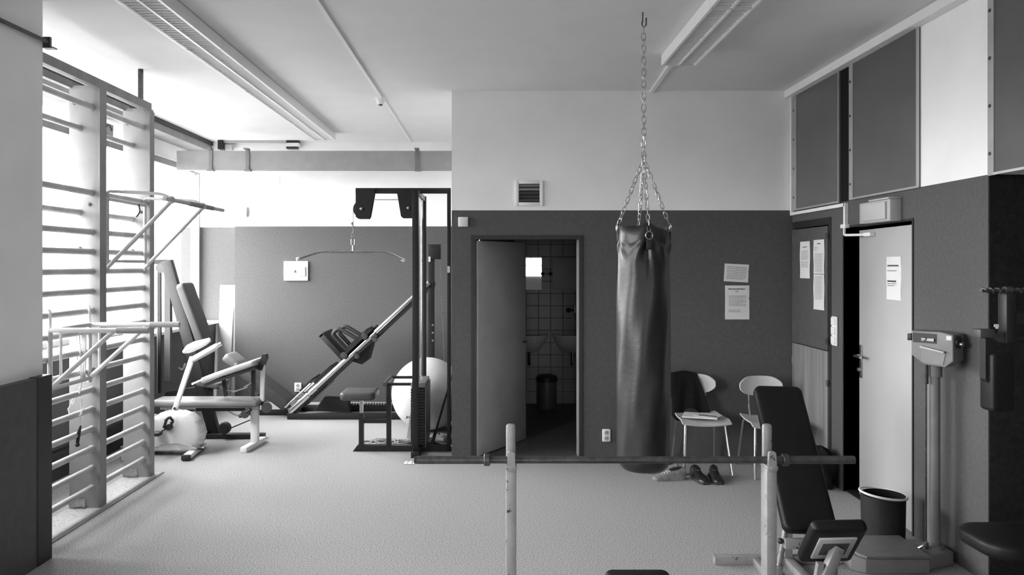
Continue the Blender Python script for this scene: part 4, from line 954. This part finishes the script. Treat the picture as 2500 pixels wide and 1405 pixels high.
# ---------------------------------------------------------------- leg press
lp = thing('leg_press', 'black leg press machine with two chrome sloping rails', 'exercise machine', (-1.6,8.9,0))
YN, YM, YFAR = 8.66, 8.9, 9.14
r0, r1 = P(707,1008,YN), P(1048,690,YN); ru = (r1-r0).normalized(); rn = V((-ru.z,0,ru.x))
for y in (YN, YFAR):
    obj('rail', MB().cyl((r0.x,y,r0.z),(r1.x,y,r1.z),.029,16), M_CHROME, lp)
    obj('rail_beam', MB().beam((r0.x+.03,y,r0.z-.02),(r1.x,y,r1.z-.05),.035,.03,up=(0,1,0)), M_BLACKM, lp)
obj('base_beam', MB().box((r0.x-.02,YN-.035,0),(-.64,YN+.035,.07), bev=.004), M_BLACKM, lp)
obj('base_beam', MB().box((r0.x-.02,YFAR-.035,0),(-.64,YFAR+.035,.07), bev=.004), M_BLACKM, lp)
obj('base_beam', MB().box((-2.85,YM-.03,0),(r0.x,YM+.03,.06), bev=.004).box((r0.x-.02,YN+.036,0),(r0.x+.05,YFAR-.036,.06)), M_BLACKM, lp)
tm = MB(); xx = -1.95
while xx < -.7: tm.box((xx,YFAR-.05,.07),(xx+.016,YFAR+.03,.095)); xx += .033
obj('toothed_rack', tm, M_DSTEEL, lp, False)
obj('rear_block', MB().prism([P(765,1005,YM),P(790,972,YM),P(848,974,YM),P(856,1008,YM)], (0,.14,0), bev=.01), M_BLACK, lp)
def RR(t, n, y=YM): return V((r0.x+ru.x*t+rn.x*n, y, r0.z+ru.z*t+rn.z*n))
rl = (r1-r0).length; A_ = lambda px, py: (P(px,py,YN)-r0).dot(ru)
tf = A_(850,880)
fp = obj('foot_plate', MB().obox(RR(tf,.19)-ru*.03+V((0,0,0)), (rn,V((0,1,0)),ru), (.22,.25,.028), bev=.004), M_BLACKM, lp)
obj('foot_plate_edge', MB().obox(RR(tf,.40)-ru*.03, (rn,V((0,1,0)),ru), (.012,.25,.034)), M_PADDARK, fp)
for y in (8.72, 9.08):
    obj('push_handle', MB().tube(fillet([RR(tf+.05,.06,y),RR(tf+.05,.33,y),RR(tf+.16,.33,y),RR(tf+.24,.06,y)],.06,5),.024,12), M_RUBBER, lp)
obj('carriage_side', MB().beam(RR(tf-.03,.06,YFAR),RR(A_(917,815),.06,YFAR),.03,.075,up=(0,1,0)), M_BLACKM, lp)
cg = obj('carriage_side', MB().beam(RR(tf-.03,.06,YN-.01),RR(A_(917,815),.06,YN-.01),.03,.075,up=(0,1,0)), M_BLACKM, lp)
obj('carriage_deck', MB().obox((RR(tf,.09)+RR(A_(917,815),.09))/2, (ru,V((0,1,0)),rn), (.17,.22,.012)), M_BLACKM, cg)
for t_, n_, rr in ((tf+.01,.052,.04),(A_(898,828),.052,.038),(A_(872,868),-.055,.03),(A_(918,830),-.055,.03),(A_(922,824),-.03,.024)):
    obj('wheel', MB().lathe(RR(t_,n_,YN-.055), [(rr*.5,-.004),(rr*.55,0),(rr*.9,0),(rr,.006),(rr,.03)], 18, axis=(0,1,0)), M_DSTEEL, cg)
obj('weight_hanger', MB().prism([RR(tf-.01,-.03,8.75),RR(tf+.06,-.16,8.75),RR(tf+.13,-.17,8.75),RR(tf+.36,-.03,8.75)], (0,.3,0)), M_BLACKM, cg)
for y in (YN, YFAR):
    obj('stop_sleeve', MB().cyl(RR(.02,0,y),RR(.30,0,y),.04,16).cyl(RR(.33,0,y),RR(.42,0,y),.036,16), M_CHROME, lp)
    obj('stop_rod', MB().cyl(RR(.0,.075,y),RR(.40,.075,y),.014,10), M_CHROME, lp)
obj('stop_ring', MB().cyl(RR(.12,.03,YN-.03),RR(.12,.03,YN+.04),.05,16).cyl(RR(.24,.04,YN-.03),RR(.24,.04,YN+.04),.04,16), M_STEEL, lp)
obj('stop_plate', MB().obox(RR(.56,.06), (ru,V((0,1,0)),rn), (.13,.22,.018)).obox(RR(.34,.10), (ru,V((0,1,0)),rn), (.10,.2,.012)), M_BLACKM, lp)
obj('safety_chain', MB().tube(smoothp([RR(.25,-.06,YN),RR(.55,-.075,YN),RR(tf-.05,-.06,YN)]),.008,6), M_DSTEEL, lp)
k0, k1 = P(712,990,YM), P(578,888,YM); ku = (k1-k0).normalized()
obj('backrest', pad((k0+k1)/2+V((0,0,0)), ku, (0,1,0), (k1-k0).length/2, .2, .13, .06, .04), M_PADDARK, lp)
obj('head_pad', pad(P(577,882,YM)+V((-.02,0,.01)), ku, (0,1,0), .1, .17, .10, .05, .03), M_PADGREY, lp)
obj('back_brace', MB().beam(P(640,960,YM),P(600,1010,YM),.04,.04,up=(0,1,0)), M_BLACKM, lp)
xc = P(1053,0,YM).x
cl_ = obj('rear_column', MB().box((xc-.036,YM-.04,0),(xc+.036,YM+.04,1.95), bev=.004), M_BLACKM, lp)
obj('bolt', MB().cyl((xc+.02,YM-.045,.97),(xc+.02,YM-.04,.97),.012,8).cyl((xc+.02,YM-.045,.88),(xc+.02,YM-.04,.88),.012,8).cyl((xc+.02,YM-.045,1.06),(xc+.02,YM-.04,1.06),.012,8), M_STEEL, cl_)
obj('column_tie', MB().box((xc-.03,YN,1.50),(xc+.03,YFAR,1.56)), M_BLACKM, lp)
obj('pulley_box', MB().box((xc-.036,YM-.055,1.83),(xc+.11,YM+.055,2.005), bev=.008), M_BLACKM, lp)
obj('sticker', MB().box((xc-.03,YM-.058,1.80),(xc-.005,YM-.0555,1.86)), M_PAPER, lp)
cm = MB()
for k in range(58):
    z = 1.82-k*.0205; cm.ball((xc+.10+.0009*k, YM, z), (.007 if k % 2 else .004,.004 if k % 2 else .007,.012), 6, 4)
obj('chain', cm, M_STEEL, lp, kind='stuff')

# ---------------------------------------------------------------- lat pulldown machine
YL = 7.18; LT = lambda px, py, Y=YL: P(px,py,Y)
lt = thing('lat_machine', 'tall black lat pulldown machine with pulleys and weight stack', 'exercise machine', (-.8,7.2,0))
xp = -.70
obj('top_beam', MB().box((-1.285,YL-.025,2.44),(-.385,YL+.025,2.49), bev=.003), M_BLACKM, lt)
obj('rear_post', MB().box((-.42,YL-.025,0),(-.385,YL+.025,2.44), bev=.003), M_BLACKM, lt)
p1_ = obj('front_post', MB().box((xp-.028,6.95,0),(xp+.028,7.0,2.455), bev=.003), M_BLACKM, lt)
p2_ = obj('front_post', MB().box((xp+.0,7.64,0),(xp+.04,7.69,2.455), bev=.003), M_BLACKM, lt)
obj('post_tie', MB().box((xp-.01,7.0,2.405),(xp+.03,7.64,2.455), bev=.003), M_BLACKM, lt)
obj('post_foot', MB().box((xp-.035,6.90,0),(xp+.04,7.75,.055), bev=.004), M_BLACKM, lt)
obj('base', MB().prism([(-1.31,YL-.03,0),(-.42,YL-.03,0),(-.42,YL-.03,.055),(-1.27,YL-.03,.055)], (0,.06,0)), M_BLACKM, lt)
for poly in ([(870,462),(917,462),(905,529),(902,535),(876,535),(870,530)], [(969,462),(1009,462),(1009,533),(984,533),(980,529)]):
    for dy in (-.04, .032): obj('pulley_plate', MB().prism([LT(x,y,YL)+V((0,dy,0)) for x, y in poly], (0,.008,0)), M_BLACKM, lt)
def pulley(px, py, rr):
    c = LT(px,py)
    o = obj('pulley', MB().lathe(c+V((0,-.018,0)), [(rr,0),(rr*.9,.012),(rr*.9,.024),(rr,.036)], 24, axis=(0,1,0)), M_RUBBER, lt)
    obj('axle_bolt', MB().lathe(c+V((0,-.042,0)), [(.015,0),(.014,-.008),(.006,-.012)], 10, axis=(0,1,0)), M_STEEL, o)
pulley(884, 511, .083); pulley(998, 509, .07)
obj('cable', MB().cyl(LT(862,511),LT(862,550),.004,6).cyl(LT(912,488),LT(975,488),.004,6), M_STEEL, lt)
obj('cable_knot', MB().tube(smoothp([LT(862,545),LT(860,548),LT(862,556),LT(864,566),LT(862,574)]),[.006]*17,6).tube(smoothp([LT(863,566),LT(859,578),LT(862,583),LT(866,578),LT(863,566)]),.005,6).ball(LT(859,547),.011,8,6), M_ROPE, lt)
obj('snap_hook', MB().tube([LT(858,584),LT(858,598),LT(862,602),LT(866,598),LT(866,584),LT(862,580)],.005,6,closed=True), M_CHROME, lt)
obj('swivel', MB().cyl(LT(863,600),LT(863,614),.013,10).ball(LT(858,614),.012,8,6), M_CHROME, lt)
lb_ = obj('pull_bar', MB().tube(fillet([LT(727,633,6.98),LT(778,615,7.08),LT(946,616,7.28),LT(985,635,7.36)],.06,4),.0125,10), M_STEEL, lt)
obj('bar_end', MB().tube([LT(724,634,6.975),LT(730,632,6.985)],.017,10), M_WPLAST, lb_)
obj('bar_end', MB().tube([LT(981,633,7.355),LT(987,637,7.365)],.017,10), M_WPLAST, lb_)
obj('seat', pad((LT(878,0).x,YL+.02,.535),(1,0,0),(0,1,0),.165,.17,.075,.05,.025), M_PADDARK, lt)
obj('seat_post', MB().box((LT(877,0).x,YL-.025,.055),(LT(888,0).x,YL+.025,.36)), M_BLACKM, lt)
obj('seat_tube', MB().box((LT(878.5,0).x,YL-.02,.36),(LT(886.5,0).x,YL+.02,.50)), M_STEEL, lt)
obj('seat_brace', MB().box((LT(888,0).x,YL-.02,.265),(LT(945,0).x,YL+.02,.30)), M_BLACKM, lt)
obj('knee_post', MB().box((LT(944,0).x,YL-.022,.055),(LT(955,0).x,YL+.022,.62)), M_BLACKM, lt)
zk = .632
obj('knee_bar', MB().cyl((LT(940,0).x,YL,zk),(xp-.02,YL,zk),.015,10), M_BLACKM, lt)
obj('knee_bar', MB().cyl((LT(940,0).x,7.62,zk),(xp,7.62,zk),.015,10), M_BLACKM, lt)
obj('knee_roller', MB().cyl((LT(940,0).x,YL-.02,zk),(LT(940,0).x,7.64,zk),.022,12), M_PADDARK, lt)
plate = mesh_of(MB().box((-.066,-.23,-.0115),(.066,.23,.0115), bev=.0025, seg=1).cyl((-.066,-.19,0),(-.072,-.19,0),.006,6), M_BLACKM, 'weight_plate', False)
for k in range(20): put('weight_plate', plate, lt, (xp+.01,7.33,.085+k*.0265))
obj('top_plate', MB().box((xp-.056,7.1,.61),(xp+.08,7.56,.655), bev=.004), M_PADGREY, lt)
obj('selector_pin', MB().cyl((xp-.10,7.12,.33),(xp-.05,7.12,.33),.008,8).ball((xp-.10,7.12,.33),.014,8,6), M_STEEL, lt)
for y in (7.17, 7.49): obj('guide_rod', MB().cyl((xp+.012,y,.05),(xp+.012,y,2.41),.009,8), M_CHROME, lt)
obj('stack_cable', MB().cyl((xp+.012,7.33,.65),(xp+.012,7.33,2.42),.004,6), M_STEEL, lt)
obj('stack_shield', MB().box((xp+.082,7.06,.06),(xp+.086,7.6,.62)), M_PADGREY, lt)
obj('gusset', MB().prism([(-.86,7.66,.0),(-.77,7.66,0),(-.80,7.66,.26),(-.82,7.66,.26)], (0,.012,0)), M_GPLAST, lt)
obj('post_sticker', MB().box((-.417,YL-.028,1.69),(-.392,YL-.0255,1.75)), M_PAPER, lt)
# ball, rope, loose bars
gb = thing('gym_ball', 'large pale grey gym ball behind the weight stack', 'ball', (-.68,8.1,0))
m = MB(); m.ball((-.68,8.1,.386),.386,48,32)
gbo = obj('skin', m, M_BALL, gb)
obj('valve', MB().lathe((-.68,8.1-.386*.8,.386+.386*.6), [(.012,0),(.01,.004),(.002,.005)], 10, axis=(0,-.8,.6)), M_GPLAST, gb)
obj('seam', MB().tube([(-.68+.3862*math.cos(2*PI*k/64),8.1+.3862*math.sin(2*PI*k/64),.386) for k in range(64)],.0015,4,closed=True), M_GPLAST, gb)
rp = MB(); pts = []
for k in range(70):
    a = k*.42; rx = .13+.05*math.sin(k*.7); pts.append((-1.02+rx*1.3*math.cos(a)+.03*math.sin(k*.31), 7.46+rx*.62*math.sin(a), .014+.006*(k % 3)))
rp.tube(smoothp(pts,2), .009, 6)
rpt = tag(obj('rope', rp, M_ROPE), 'tangled rope coiled on the carpet under the lat machine', 'rope')
r2 = MB(); r2.tube(smoothp([(-.58,7.9,.012),(-.50,7.72,.012),(-.44,7.74,.012),(-.40,7.62,.012),(-.46,7.55,.012),(-.36,7.5,.012)],4),.010,6).ball((-.455,7.6,.028),.028,10,8)
tag(obj('rope', r2, M_ROPE), 'short knotted rope end beside the gym ball and wall', 'rope')
lr_ = thing('leaning_rod', 'thin dark metal rod leaning beside the gym ball', 'rod', (-.585,7.6,0))
obj('shaft', MB().cyl((-.585,7.58,.0),(-.29,7.5,1.02),.010,8), M_DSTEEL, lr_)
obj('sleeve', MB().cyl((-.585,7.58,.004),(-.557,7.572,.10),.017,8), M_DSTEEL, lr_)
tag(obj('bent_handlebar', MB().tube(fillet([(-.64,7.42,.016),(-.60,7.50,.016),(-.44,7.30,.016),(-.30,7.28,.016)],.05),.015,8), M_CHROME), 'bent chrome pull handle lying on the carpet by the wall corner', 'handle')
tag(obj('rag', MB().grid(lambda u, v: ((1000-CX)/F*6.75+.045*(u-.5)*2, 6.72+.03*(v-.5)*2, .004+.012*abs(math.sin(u*7)*math.sin(v*5))), 10, 8, thick=.003), M_WPLAST), 'small white crumpled rag on the carpet by the lat machine post', 'rag')
